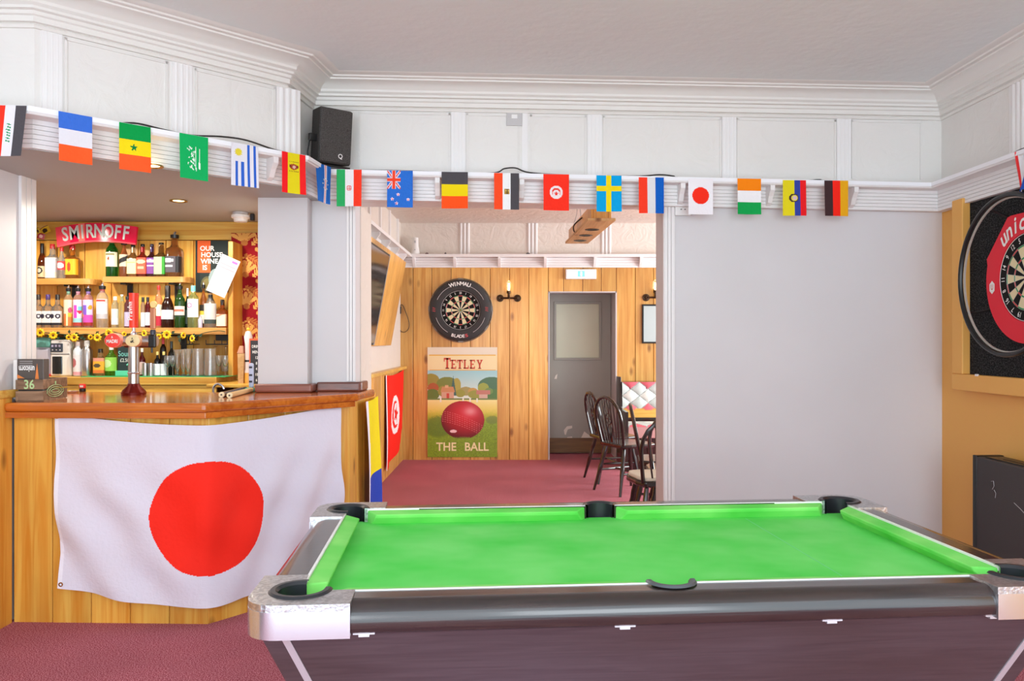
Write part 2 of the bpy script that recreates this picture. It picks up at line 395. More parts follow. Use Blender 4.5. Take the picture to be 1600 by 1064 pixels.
# picture-frame mouldings of the frieze panels (raised borders)
def border(pa, pb, seg):
    p, q = WL[seg], WL[seg+1]; d = (q-p).normalized()
    a = Vector(hit(pa, p, d)); b = Vector(hit(pb, p, d)); L = (b-a).length
    mb = MB(); z0, z1, t, h = SHELF+.01, 2.738, .012, .006
    mb.box(0, L, -h, 0, z1-t, z1).box(0, t, -h, 0, z0, z1).box(L-t, L, -h, 0, z0, z1)
    mb.build('panel_moulding', white, wu, loc=(a.x, a.y, 0), rotz=math.atan2(d.y, d.x))
for a, b in ((100, 262), (304, 430)): border(a, b, 2)
for a, b in ((560, 704), (729, 812), (828, 916), (942, 1127), (1151, 1306), (1330, 1440)): border(a, b, 4)
# small brackets under the shelf
def bracket(px, seg, parent):
    a, b = Vector(offset_line(SL, -.085)[seg]), Vector(offset_line(SL, -.085)[seg+1]); d = (b-a).normalized(); c = Vector(hit(px, a, d))
    z1 = SHELF-.034+zf(c.x, c.y); poly = [(0, 0), (-.078, 0), (-.078, -.03), (-.05, -.06), (-.03, -.1), (0, -.115)]
    mb = MB(); M = Matrix.Translation((-.014, 0, z1)) @ Matrix(((0, 0, 1, 0), (1, 0, 0, 0), (0, 1, 0, 0), (0, 0, 0, 1)))
    mb.prism(poly, 0, .028, M); mb.build('shelf_bracket', gloss_white, parent, loc=(c.x, c.y, 0), rotz=math.atan2(d.y, d.x))
for px in (420, ): bracket(px, 2, shelf_o)
for px in (684, 814, 1062, 1200, 1329): bracket(px, 4, shelf_o)

# partition: left jamb, right wall piece
def pbox(x0, x1, d0, d1, z0, z1, mb=None):   # along the partition, depth d behind its face
    mb = mb or MB()
    M = Matrix.Translation((PLp.x, PLp.y, 0)) @ Matrix.Rotation(PANG, 4, 'Z')
    return mb.box((x0-PLp.x)/pd.x, (x1-PLp.x)/pd.x, d0, d1, z0, z1, M)
XL, XR = -.928, .925
struct(tag(pbox(-1.25, XL, 0, .22, 0, SOFF).build('wall_jamb', white_low), 'white jamb between bar and opening', 'wall'))
wp = struct(tag(pbox(XR, 3.0, 0, .21, 0, SOFF).build('wall_partition', white_low), 'plain white partition wall', 'wall'))
mb = MB(); a = part_pt(1037); b = part_pt(1053)
for i in range(3): pbox(a.x+(b.x-a.x)*(i*.34), a.x+(b.x-a.x)*(i*.34+.3), -.018, 0, 0, SOFF-.0, mb)
pbox(a.x-.004, b.x+.004, -.008, 0, 0, SOFF, mb)
struct(tag(mb.build('trim_4', gloss_white), 'white fluted architrave beside the opening', 'architrave'))
mb = MB()
for i in range(3): pbox(XL-.052+i*.018, XL-.038+i*.018, -.012, 0, 1.14, SOFF, mb)
struct(tag(mb.build('trim_5', gloss_white), 'white fluted strip on the bar jamb', 'architrave'))
# pillar at the end of the bar opening
struct(tag(MB().box(-1.469, -1.184, 4.70, 5.02, 1.08, SOFF).build('wall_pillar', white_low), 'white square pillar standing on the bar', 'pillar'))
# left wall, lower part, with trim where the bar opening begins
wl = struct(tag(MB().box(LW-.22, LW, -.1, 4.20, 0, SOFF).build('wall_left', white_low), 'white side wall left of the bar', 'wall'))
mb = MB()
for i in range(3): mb.box(LW, LW+.014, 4.07+i*.044, 4.108+i*.044, 1.1, SOFF)
struct(tag(mb.build('trim_6', gloss_white), 'white fluted trim at the end of the left wall', 'architrave'))
# right wall: mustard below the beam
wr = struct(tag(MB().prism([(RW0, 5.2), (RW0+.078, -.1), (RW0+.3, -.1), (RW0+.3, 5.2)], 0, SOFF).build('wall_right', mustard), 'mustard painted right wall', 'wall'))
# bar niche shell
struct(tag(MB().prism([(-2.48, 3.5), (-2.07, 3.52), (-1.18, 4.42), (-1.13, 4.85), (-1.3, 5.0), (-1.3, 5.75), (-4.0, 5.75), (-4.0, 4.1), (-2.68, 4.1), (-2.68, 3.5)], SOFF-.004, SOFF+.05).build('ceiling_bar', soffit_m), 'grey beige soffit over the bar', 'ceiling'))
wb = struct(tag(MB().box(-4.0, -1.3, 5.66, 5.75, 0, SOFF).build('wall_bar', dark_gap), 'pine boarded wall behind the bar', 'wall'))
struct(tag(MB().box(-4.1, -4.0, 4.0, 5.75, 0, SOFF).build('wall_bar_side', white_low), 'white end wall of the bar', 'wall'))
struct(tag(MB().box(-4.0, -2.6, 4.05, 4.2, 0, SOFF).build('wall_bar_front', white_low), 'white wall hiding the end of the bar', 'wall'))
struct(tag(MB().prism([(BKX, 5.38), (BKX, FAR+.1), (BKX-.12, FAR+.1), (BKX-.12, 5.0), (-1.2, 5.0), (-1.2, 5.38)], 0, 2.74).build('wall_between', cream), 'cream wall between bar and far room', 'wall'))
struct(tag(MB().box(-1.2, -.935, 5.03, 5.4, 0, SOFF).build('wall_return', cream), 'short return wall behind the bar end', 'wall'))
# boards on the bar wall
Yb = 5.64
def board(x0, x1, y, z0, z1, t, mat, parent, ch=.004, name='plank', axis='z'):
    w = x1-x0; mb = MB()
    poly = [(-w/2, t), (-w/2, ch), (-w/2+ch, 0), (w/2-ch, 0), (w/2, ch), (w/2, t)]
    mb.prism(poly, 0, z1-z0); return mb.build(name, mat, parent, loc=((x0+x1)/2, y, z0))
x = -3.99
zt = Z_(375, Yb)
for px in (None,)*0: pass
edges = [-3.99, -3.75, -3.5, X_(62, Yb), X_(89, Yb), X_(132, Yb), X_(174, Yb), X_(216, Yb), X_(259, Yb), X_(302, Yb), X_(357, Yb), X_(380, Yb), X_(420, Yb), -1.42]
for a, b in zip(edges, edges[1:]): board(a+.002, b-.002, Yb, .0, zt-.004, .02, pine, wb)
o = MB().box(-3.99, -1.42, Yb-.006, Yb+.02, zt, SOFF-.006).build('plank', pine_x, wb, bevel=.003)

# ---------------------------------------------------------------- far room shell
wf = struct(tag(MB().box(BKX-.1, X_(857, FAR), FAR, FAR+.08, 0, 2.74).box(X_(963, FAR), 4.6, FAR, FAR+.08, 0, 2.74).box(X_(857, FAR), X_(963, FAR), FAR, FAR+.08, Z_(456, FAR), 2.74).build('wall_far', cream), 'far wall boarded in aged pine', 'wall'))
struct(tag(MB().box(BKX-.12, 4.7, 5.05, 10.2, 2.74, 2.8).build('ceiling_far', cream), 'cream ceiling of the far room', 'ceiling'))
struct(tag(MB().box(4.5, 4.6, 5.1, 6.0, 0, 2.74).box(4.5, 4.6, 8.8, FAR, 0, 2.74).box(4.5, 4.6, 6, 8.8, 0, .8).box(4.5, 4.6, 6, 8.8, 2.4, 2.74).build('wall_far_side', cream), 'cream wall with window in the far room', 'wall'))
SF = [(-1.15, 5.42), (-1.15, 9.28), (4.5, 9.28)]
struct(tag(sweep(MB(), SF, [(-.14, SHELF-.032), (0, SHELF-.032), (0, SHELF), (-.14, SHELF)]).build('trim_7', gloss_white), 'cream shelf round the far room', 'shelf'))
bp2 = [(-.14, SOFF+.012)]; zz = SOFF+.012; hgt = (SHELF-.032-zz)/4
for i in range(4):
    bp2 += [(-.095, zz), (-.095, zz+hgt*.9), (-.102, zz+hgt*.95)]; zz += hgt
bp2.append((-.14, zz))
fb = struct(tag(sweep(MB(), SF, bp2).build('trim_8', gloss_white), 'cream grooved beam in the far room', 'beam'))
for px in (646, 710, 780, 852, 930, 1002):
    c = X_(px, 9.3); z1 = SHELF-.032
    mb = MB(); M = Matrix.Translation((c-.014, 9.375, z1)) @ Matrix(((0, 0, 1, 0), (1, 0, 0, 0), (0, 1, 0, 0), (0, 0, 0, 1)))
    mb.prism([(0, 0), (-.085, 0), (-.085, -.025), (-.05, -.07), (0, -.115)], 0, .03, M).build('shelf_bracket', gloss_white, fb)
for y_ in (7.15, 7.75, 8.35, 8.95):
    mb = MB(); M = Matrix.Translation((-1.245, y_+.014, SHELF-.032)) @ Matrix(((1, 0, 0, 0), (0, 0, -1, 0), (0, 1, 0, 0), (0, 0, 0, 1)))
    mb.prism([(0, 0), (.085, 0), (.085, -.025), (.05, -.07), (0, -.115)], 0, .03, M).build('shelf_bracket', gloss_white, fb)
for px in (613, 726, 832, 947, 1060):
    mb = MB(); c = X_(px, FAR)
    for i in range(3): mb.lathe([(.018, 0), (.018, .38)], 8, Matrix.Translation(((i-1)*.042, 0, 0)))
    mb.build('fluted_strip', gloss_white, wf, True, loc=(c, FAR, SHELF-.01))
for y_ in (7.3, 7.9, 8.5, 9.1):
    mb = MB().box(0, .02, -.03, .03, SHELF-.01, 2.74); mb.build('fluted_strip', gloss_white, wf, loc=(BKX, y_, 0))
# planks of the far wall
pe = [622, 645.6, 675, 705, 735, 766, 796, 826, 856.5]
for a, b in zip(pe, pe[1:]): board(X_(a, FAR)+.0025, X_(b, FAR)-.0025, FAR-.022, 0, SOFF+.012, .022, pine_far, wf)
for a, b in zip([856.5, 880, 910, 939, 962.5], [880, 910, 939, 962.5]): board(X_(a, FAR)+.0025, X_(b, FAR)-.0025, FAR-.022, Z_(456, FAR), SOFF+.012, .022, pine_far, wf)
pe = [962.5, 992, 1020.5]+[1020.5+30*i for i in range(1, 12)]
for a, b in zip(pe, pe[1:]): board(X_(a, FAR)+.0025, X_(b, FAR)-.0025, FAR-.022, 0, SOFF+.012, .022, pine_far, wf)
MB().box(-1.36, X_(857, FAR), FAR-.003, FAR+.001, 0, SOFF).build('backing', dark_gap, wf)
MB().box(X_(963, FAR), 2.9, FAR-.003, FAR+.001, 0, SOFF).build('backing', dark_gap, wf)
# pine dado of the far room's left wall
dd = struct(tag(MB().box(BKX, BKX+.012, 5.4, FAR-.02, 0, 1.05).build('wall_dado', dark_gap), 'pine boarded dado on the left of the far room', 'wall'))
y = 5.42
while y < FAR-.1:
    w_ = min(.2, FAR-.024-y); mb = MB().prism([(0, 0), (.014, 0), (.018, .004), (.018, w_-.008), (.014, w_-.004), (0, w_-.004)], 0, 1.05)
    mb.build('plank', pine_far, dd, loc=(BKX+.012, y, 0)); y += .2
struct(tag(MB().box(BKX, BKX+.075, 5.4, FAR-.022, 1.05, 1.085).build('trim_9', pine_x, bevel=.006), 'pine dado rail on the left of the far room', 'rail'))
# door in the recess
x0, x1 = X_(857, FAR), X_(963, FAR); zt2 = Z_(456, FAR); DY = 9.92
struct(tag(MB().box(x0-.02, x0, FAR+.02, DY+.06, 0, zt2+.02).box(x1, x1+.02, FAR+.02, DY+.06, 0, zt2+.02).box(x0, x1, FAR+.02, DY+.06, zt2, zt2+.02)
    .box(x0-.004, x0+.012, FAR-.024, FAR+.03, 0, zt2+.004).box(x1-.012, x1+.004, FAR-.024, FAR+.03, 0, zt2+.004).box(x0, x1, FAR-.024, FAR+.03, zt2-.01, zt2+.004).build('trim_10', paintwall('grey lining paint', S(196, 190, 190), .05)), 'grey painted lining of the door recess', 'lining'))
struct(tag(MB().box(x0-.3, x1+.3, DY+.06, DY+.1, 0, 2.4).build('wall_recess', cream), 'wall behind the door recess', 'wall'))
grey_door = paintwall('grey green door paint', S(164, 162, 152), .1, 10, .45, .1)
dr = bpy.data.objects.new('door_1', None); C.objects.link(dr); struct(tag(dr, 'scuffed grey door with frosted window in the far recess', 'door'))
dx0, dx1 = x0+.005, x1-.005; wx0, wx1 = X_(868, DY)+.0, X_(937, DY); wz0, wz1 = Z_(560, DY), Z_(474, DY)
mb = MB().box(dx0, wx0, DY, DY+.045, .01, zt2).box(wx1, dx1, DY, DY+.045, .01, zt2).box(wx0, wx1, DY, DY+.045, .01, wz0).box(wx0, wx1, DY, DY+.045, wz1, zt2)
mb.build('door_leaf', grey_door, dr)
MB().box(wx0, wx1, DY+.012, DY+.03, wz0, wz1).build('window_pane', paintwall('frosted pane', S(208, 210, 182), .05, 20, .25, .06), dr)
f_ = .02
MB().box(wx0-f_, wx0+f_*.4, DY-.012, DY, wz0-f_, wz1+f_).box(wx1-f_*.4, wx1+f_, DY-.012, DY, wz0-f_, wz1+f_).box(wx0, wx1, DY-.012, DY, wz1-f_*.4, wz1+f_).box(wx0, wx1, DY-.012, DY, wz0-f_, wz0+f_*.4).build('glazing_bead', grey_door, dr, bevel=.004)
MB().box(dx0, dx1, DY-.012, DY, .012, .012+.18).build('kick_board', door_wood, dr)
for poly in ([(868, 587), (871, 584), (870, 592), (866, 592)], [(881, 672), (886, 666), (894, 665), (894, 669), (887, 671), (884, 680), (882, 678)], [(908, 684), (913, 674), (918, 678), (928, 684)], [(886, 683), (894, 682), (894, 685), (887, 685)]):
    MB().add([at(a, b, DY-.002) for a, b in poly], [tuple(range(len(poly)))]).build('bare_patch', M_('chipped plaster', S(228, 222, 210), .8), dr)

# ---------------------------------------------------------------- left wall pine dado
dl = struct(tag(MB().box(LW, LW+.008, -.1, 4.0, 0, 1.1).build('wall_dado_left', dark_gap), 'pine boarded dado left of the bar', 'wall'))
y = 3.98
while y > 1.0:
    mb = MB().prism([(0, 0), (.012, 0), (.016, -.004), (.016, -.165), (.012, -.169), (0, -.169)], 0, 1.1)
    mb.build('plank', pine, dl, loc=(LW+.008, y, 0)); y -= .173
struct(tag(MB().box(LW, LW+.034, -.1, 4.06, 1.1, 1.14).build('trim_11', pine_x, bevel=.006), 'pine dado rail left of the bar', 'rail'))

# ---------------------------------------------------------------- bar front and counter
A, B_, Cc = Vector((LW+.025, 3.985)), Vector((-1.478, 3.956)), Vector((-.93, 4.66))
bar = thing('bar', 'pine boarded bar front with a large white and red flag hung on it', 'bar', (-1.478, 3.956, 0))
O = Vector((-1.478, 3.956))
def run(p, q, n, zt_=1.035, bar=bar):
    p = Vector(p); q = Vector(q); d = q-p; L = d.length; ang = math.atan2(d.y, d.x); w_ = L/n
    for i in range(n):
        c = p+d*((i+.5)/n)-O; mb = MB(); ww = w_-.003; ch = .004; t = .022
        mb.prism([(-ww/2, t), (-ww/2, ch), (-ww/2+ch, 0), (ww/2-ch, 0), (ww/2, ch), (ww/2, t)], 0, zt_)
        mb.build('plank', pine, bar, loc=(c.x, c.y, 0), rotz=ang)
run(A, B_, 5); run(B_, Cc, 4); bar_end = thing('bar_end_panel', 'pine boarded end of the bar facing the opening', 'panel', (-1.478, 3.956, 0)); run(Cc, (-.905, 5.4), 4, bar=bar_end)
def inset(p): return (p[0]-O.x, p[1]-O.y)
MB().prism([inset(p) for p in ((A.x, A.y+.03), (B_.x-.012, B_.y+.032), (Cc.x-.04, Cc.y+.03), (-.99, 4.72), (-1.5, 4.03), (A.x, 4.06))], .0, 1.03).build('carcass', dark_gap, bar)
CT = 1.08
ct = thing('counter_top', 'glossy orange brown wooden bar counter with rounded front edge', 'counter', (-1.5, 4.3, CT))
pl = [(LW+.02, 3.915), (-1.468, 3.882), (-.872, 4.61), (-.845, 5.02), (-.93, 5.02), (-.93, 4.83), (-1.2, 4.83), (-1.2, 4.70), (-1.475, 4.70), (-1.56, 4.66), (-1.75, 4.74), (-2.9, 4.78), (-2.9, 4.22), (LW+.02, 4.22)]
MB().prism([(a+1.5, b-4.3) for a, b in pl], -.045, 0).build('worktop', counter_m, ct, bevel=.014, seg=3)
mb = MB(); sweep(mb, [(LW+.02-1.5*-1, 3.945-4.3), (-1.478+1.5, 3.915-4.3), (-.905+1.5, 4.625-4.3)], [(0, -.075), (.022, -.075), (.022, -.045), (0, -.045)])
mb.build('nosing', counter_m, ct, bevel=.004)
# red brown skirting round pillar and jamb, on the counter
sk = thing('pillar_skirting', 'red brown stained skirting round the foot of the white pillar', 'skirting', (-1.3, 4.69, CT))
def q_(x, y): return (x+1.3, y-4.69)
mb = MB().prism([q_(-1.48, 4.70), q_(-1.48, 4.665), q_(-1.15, 4.665), q_(-1.15, 4.80), q_(-1.184, 4.80), q_(-1.184, 4.70)], 0, .05); mb.build('skirting_board', brick_m, sk, bevel=.012, seg=3)
mb = MB().prism([q_(-1.15, 4.815), q_(-1.15, 4.775), q_(-.9, 4.785), q_(-.885, 4.8), q_(-.885, 5.0), q_(-.92, 5.0), q_(-.92, 4.83)], 0, .055); mb.build('skirting_board', brick_m, sk, bevel=.012, seg=3)
# ---------------------------------------------------------------- pool table
TZ = .80; hx, hy = .872, .455; RO = .105
TANG = math.radians(4.6)
tb = thing('pool_table', 'black pool table with bright green cloth and chrome corners', 'pool table', (.345, 2.40, 0), TANG)
ob = []
MB().box(-hx-.01, hx+.01, -hy-.01, hy+.01, .742, .757).build('bed_cloth', felt, tb)
# rails
def arc(cx, cy, r, a0, a1, n): return [(cx+r*math.cos(a0+(a1-a0)*i/n), cy+r*math.sin(a0+(a1-a0)*i/n)) for i in range(n+1)]
CAPL = .125
def rail_profile_sweep(mb, p, q):             # outer rounded part, p->q with outside on the right
    sweep(mb, [p, q], [(.055, TZ), (.075, TZ-.002), (.092, TZ-.01), (RO-.003, TZ-.024), (RO, TZ-.04), (RO-.004, TZ-.062), (.09, TZ-.068), (.055, TZ-.068)])
for sgn in (-1, 1):
    mb = MB(); R = Matrix.Rotation(0 if sgn < 0 else PI, 4, 'Z')
    rr = .05
    poly = [(-hx+CAPL, -hy-.056), (hx-CAPL, -hy-.056), (hx-CAPL, -hy)]+[(rr*.0+p[0], p[1]) for p in arc(0, -hy+.006, rr, 0, -PI, 14)]+[(-hx+CAPL, -hy)]
    mb.prism(poly, TZ-.068, TZ, R)
    rail_profile_sweep(mb, tuple((R @ Vector((-hx+CAPL, -hy, 0)))[:2]), tuple((R @ Vector((hx-CAPL, -hy, 0)))[:2]))
    mb.build('long_rail', laminate, tb, True, angle=30)
    mb = MB(); R = Matrix.Rotation(PI/2 if sgn > 0 else -PI/2, 4, 'Z')
    mb.prism([(-hy+CAPL, -hx-.056), (hy-CAPL, -hx-.056), (hy-CAPL, -hx), (-hy+CAPL, -hx)], TZ-.068, TZ, R)
    rail_profile_sweep(mb, tuple((R @ Vector((-hy+CAPL, -hx, 0)))[:2]), tuple((R @ Vector((hy-CAPL, -hx, 0)))[:2]))
    mb.build('end_rail', laminate, tb, True, angle=30)
# chrome corner castings, pocket liners
pr = .055
for sx in (-1, 1):
    for sy in (-1, 1):
        D = Matrix.Translation((sx*hx, sy*hy, 0)) @ Matrix.Diagonal((sx, sy, 1, 1))
        rc = .075; o_ = RO+.004
        poly = [(-CAPL, .004), (-pr, .004)]+arc(0, 0, pr, PI, -PI/2, 22)+[(.004, -CAPL), (o_, -CAPL)]+arc(o_-rc, o_-rc, rc, 0, PI/2, 10)+[(-CAPL, o_)]
        cc = MB().prism(poly, TZ-.07, TZ+.004, D).build('corner_casting', hammered, tb, bevel=.011, seg=3)
        ring = [(-CAPL, o_+.0015), (-CAPL, o_-.02)]
        prof = [(pr-.004, TZ-.075), (pr-.004, TZ+.002), (pr+.002, TZ+.009), (pr+.012, TZ+.009), (pr+.018, TZ+.004)]
        MB().lathe(prof, 26, D, a0=-PI*.5-.1, a1=PI+.1, cap=False).build('pocket_liner', rubber, tb, True)
        MB().lathe([(pr-.004, TZ-.075), (.001, TZ-.075)], 20, D, cap=False).build('pocket_net', black, tb)
        # bright outer band of the casting
        pts = [(o_+.001, -CAPL)]+arc(o_-rc, o_-rc, rc+.001, 0, PI/2, 10)+[(-CAPL, o_+.001)]
        pin = [(o_-.004, -CAPL)]+arc(o_-rc, o_-rc, rc-.004, 0, PI/2, 10)+[(-CAPL, o_-.004)]
        MB().prism(pts+pin[::-1], TZ-.072, TZ-.012, D).build('chrome_band', chrome, tb, True, angle=50)
for sy in (-1, 1):
    D = Matrix.Translation((0, sy*(hy-.006), 0)) @ Matrix.Diagonal((1, sy, 1, 1)); q = .047
    MB().lathe([(q-.004, TZ-.075), (q-.004, TZ+.002), (q+.001, TZ+.008), (q+.011, TZ+.008), (q+.015, TZ+.003)], 22, D, a0=0, a1=PI, cap=False).build('pocket_liner', rubber if sy > 0 else grey_rim, tb, True)
    MB().lathe([(q-.004, TZ-.075), (.001, TZ-.075)], 20, D, cap=False).build('pocket_net', black, tb)
# cushions with white piping
def cushion(L0, L1, R):
    bw = .05; mb = MB()
    vs = []
    for x, k in ((L0, 1), (L1, -1)):
        vs += [(x, 0, TZ-.002), (x+k*bw*.7, bw, TZ-.008), (x+k*bw*.7, bw-.004, TZ-.02), (x+k*bw*.25, bw*.5, TZ-.046), (x, 0, TZ-.046)]
    fs = [(0, 1, 6, 5), (1, 2, 7, 6), (2, 3, 8, 7), (3, 4, 9, 8), (4, 0, 5, 9), (0, 4, 3, 2, 1), (5, 6, 7, 8, 9)]
    mb.add(vs, fs, R); mb.build('cushion', felt_c, tb, bevel=.004)
    MB().box(L0, L1, -.006, .001, TZ-.01, TZ+.002, R).build('cushion_piping', white_pl, tb)
for sgn in (0, 1):
    R = Matrix.Rotation(PI*sgn, 4, 'Z') @ Matrix.Translation((0, -hy, 0))
    cushion(-hx+pr+.01, -.052, R); cushion(.052, hx-pr-.01, R)
    R = Matrix.Rotation(PI/2+PI*sgn, 4, 'Z') @ Matrix.Translation((0, -hx, 0))
    cushion(-hy+pr+.01, hy-pr-.01, R)
MB().box(.505, .508, -hy+.05, hy-.05, .757, .7574).build('baulk_line', M_('chalk line', S(104, 206, 128), .9), tb)
# tapered cabinet
def ring(ax, ay, z): return [(-ax, -ay, z), (ax, -ay, z), (ax, ay, z), (-ax, ay, z)]
zt_, zb_ = TZ-.068, .38; tx, ty, bx_, by_ = hx+.082, hy+.07, hx-.05, hy-.07
mb = MB().add(ring(tx, ty, zt_)+ring(bx_, by_, zb_), [(3, 2, 1, 0), (4, 5, 6, 7)]+[(i, (i+1) % 4, 4+(i+1) % 4, 4+i) for i in range(4)])
mb.build('cabinet', cab_m, tb, bevel=.006)
MB().box(-tx-.004, tx+.004, -ty-.004, ty+.004, zt_-.004, zt_+.001).build('edge_lipping', M_('raw wood edge', S(190, 120, 60), .6), tb)
for sx in (-1, 1):
    for sy in (-1, 1):
        a, b = .045, .062
        def pt(off, z):
            k = (zt_-z)/(zt_-zb_); ax = tx+(bx_-tx)*k; ay = ty+(by_-ty)*k
            return (sx*(ax-off), sy*(ay+.003), z)
        MB().add([pt(a, zt_-.004), pt(b, zt_-.004), pt(b, zb_), pt(a, zb_), *[(p[0], p[1]-sy*.006, p[2]) for p in (pt(a, zt_-.004), pt(b, zt_-.004), pt(b, zb_), pt(a, zb_))]],
                 [(0, 1, 2, 3), (7, 6, 5, 4), (0, 4, 5, 1), (1, 5, 6, 2), (2, 6, 7, 3), (3, 7, 4, 0)]).build('corner_strip', alu, tb)
        mb = MB().prism([(sx*(bx_-.13)-.05, sy*(by_-.1)-.05), (sx*(bx_-.13)+.05, sy*(by_-.1)-.05), (sx*(bx_-.13)+.05, sy*(by_-.1)+.05), (sx*(bx_-.13)-.05, sy*(by_-.1)+.05)], 0.03, zb_+.02)
        lg = mb.build('leg', cab_m, tb, bevel=.006)
        MB().lathe([(.045, 0), (.045, .012), (.02, .018), (.02, .035)], 16, Matrix.Translation((sx*(bx_-.13), sy*(by_-.1), 0))).build('levelling_foot', steel, lg, True)
for xx in (-.72, -.13, .36, .76):
    MB().box(xx-.024, xx+.024, -ty-.012, -ty+.002, zt_-.006, zt_+.001).box(xx-.012, xx+.012, -ty-.01, -ty+.002, zt_-.012, zt_-.004).build('rail_clip', alu, tb)

# ---------------------------------------------------------------- dartboards
CLK = [20, 1, 18, 4, 13, 6, 10, 15, 2, 17, 3, 19, 7, 16, 8, 11, 14, 9, 12, 5]
def dartboard(parent, numsize=.034, numcol=None):
    R_ = [.0, .00635, .0159, .099, .1075, .162, .170, .2255]
    nb = 5; cols = []; vs = []; fs = []
    K, W, RD, G = S(24, 23, 22), S(226, 212, 170), S(214, 52, 44), S(42, 150, 84)
    for j in range(7):
        for s_ in range(20):
            for k in range(nb):
                a0 = PI/2-(s_-.5+k/nb)*2*PI/20; a1 = PI/2-(s_-.5+(k+1)/nb)*2*PI/20
                n = len(vs)
                for r, a in ((R_[j], a0), (R_[j+1], a0), (R_[j+1], a1), (R_[j], a1)): vs.append((r*math.cos(a), -.038, r*math.sin(a)))
                fs.append((n, n+1, n+2, n+3))
                ev = s_ % 2 == 0
                cols.append(RD if j == 0 else G if j == 1 else (K if ev else W) if j in (2, 4) else (RD if ev else G) if j in (3, 5) else K)
    me = bpy.data.meshes.new('scoring_face'); me.from_pydata(vs, [], fs); me.update()
    ca = me.color_attributes.new('Col', 'FLOAT_COLOR', 'CORNER')
    ca.data.foreach_set('color', np.repeat(np.array(cols, np.float32), 4, axis=0).ravel())
    finish('scoring_face', me, board_m, parent)
    M = Matrix.Rotation(PI/2, 4, 'X')
    MB().lathe([(.2255, 0), (.2255, .0375), (.001, .0375)], 48, M).build('board_body', black, parent, True)
    mb = MB()
    for r in (.0159, .099, .1075, .162, .170): mb.tube([(r*math.cos(t*PI/24), -.0385, r*math.sin(t*PI/24)) for t in range(48)], .0008, 4, True)
    for i in range(20):
        a = (i+.5)*2*PI/20; mb.tube([(.016*math.cos(a), -.0385, .016*math.sin(a)), (.17*math.cos(a), -.0385, .17*math.sin(a))], .0008, 4)
    mb.build('spider_wire', wire_m, parent)
    mb = MB()
    for i, nmb in enumerate(CLK):
        a = PI/2-i*2*PI/20; rot = a-PI/2
        put_text(mb, str(nmb), Matrix.Translation((0, -.0395, 0)) @ WALLM @ Matrix.Translation((.197*math.cos(a), .197*math.sin(a), 0)) @ Matrix.Rotation(rot, 4, 'Z'), numsize, .8, .01)
    mb.build('number_ring', white_ink, parent)
    mb = MB().tube([(.2235*math.cos(t*PI/30), -.04, .2235*math.sin(t*PI/30)) for t in range(60)], .0014, 5, True); mb.build('ring_wire', white_ink, parent)

# far wall board with tyre-like black surround
c = at(720, 485, FAR)
dbf = thing('dartboard', 'dartboard in a round black rubber surround on the far pine wall', 'dartboard', (c.x, FAR-.024, c.z))
dartboard(dbf, .036)
M = Matrix.Rotation(PI/2, 4, 'X')
MB().lathe([(.227, 0), (.227, .04), (.235, .052), (.27, .058), (.33, .052), (.352, .035), (.358, 0)], 56, M).build('surround', M_('black foam', S(52, 50, 50), .7), dbf, True)
mb = MB(); arc_text(mb, 'WINMAU', .302, PI/2+.33, PI/2-.33, .062, 1, .03, y=-.062); mb.build('maker_lettering', white_ink, dbf)
mb = MB(); arc_text(mb, 'BLADE', .302, -PI/2-.3, -PI/2+.12, .05, 1.1, .02, y=-.062, inward=True); mb.build('model_lettering', white_ink, dbf)
mb = MB(); arc_text(mb, '5', .302, -PI/2+.24, -PI/2+.24, .05, 1.6, .02, y=-.062, inward=True); arc_text(mb, '///', .302, PI+.04, PI-.08, .045, 1, .02, y=-.062); arc_text(mb, '///', .302, .1, -.02, .045, 1, .02, y=-.062)
mb.build('red_marks', M_('red marks', S(206, 74, 80), .6), dbf)
mb = MB()
for a0 in (.42, PI-.42-.75, PI+.3, -.3-.75):
    pts = [(.292*math.cos(a0+.75*i/14), -.059, .292*math.sin(a0+.75*i/14)) for i in range(15)]; mb.tube(pts, .0025, 4)
mb.build('grey_arcs', grey_pl, dbf)
mb = MB()
for a, px0 in ((.05, 0), (1.57, 0), (3.1, 0), (-1.57, 0), (-.6, 0), (-2.5, 0)): mb.box(-.03, .03, -.02, 0, .352, .372, Matrix.Rotation(-(a-PI/2), 4, 'Y'))
mb.tube([(.366*math.cos(t*PI/30), -.006, .366*math.sin(t*PI/30)) for t in range(60)], .006, 6, True); mb.build('support_ring', M_('clear plastic ring', S(120, 104, 88), .3), dbf)

# right wall: framed carpet panel, board with red surround, light ring
def rw(Y, o): return RW0+.1*(5.2-Y)/6.8-o    # x of the right wall face at depth Y, o in front
RANG = -PI/2-math.atan(.1/6.8)*-1
cb = (rw(4.13, 0), 4.13)
fr = thing('dartboard_backing', 'charcoal carpet panel in a mustard painted frame on the right wall', 'panel', (cb[0], cb[1], 1.62), RANG)
zb0 = 1.11-1.62; zt0 = SOFF-1.62-.005
MB().box(-.57, .57, -.03, 0, zb0+.05, zt0).build('carpet_panel', black_carpet, fr)
mb = MB()
mb.box(-.68, .68, -.075, 0, zb0-.02, zb0+.075); mb.build('frame_bar', mustard, fr, bevel=.006)
MB().box(-.68, -.57, -.075, 0, zb0+.075, zt0).build('frame_bar', mustard, fr, bevel=.006)
MB().box(.57, .68, -.075, 0, zb0+.075, zt0).build('frame_bar', mustard, fr, bevel=.006)
MB().box(-.44, -.415, -.078, -.07, zb0+.07, zb0+.082).build('paper_scrap', white_pl, fr)
cz = HC+.322
dbr = thing('dartboard', 'dartboard in a bright red angular surround on the right wall', 'dartboard', (rw(4.12, .035), 4.12, cz), RANG)
dartboard(dbr, .04)
out = []
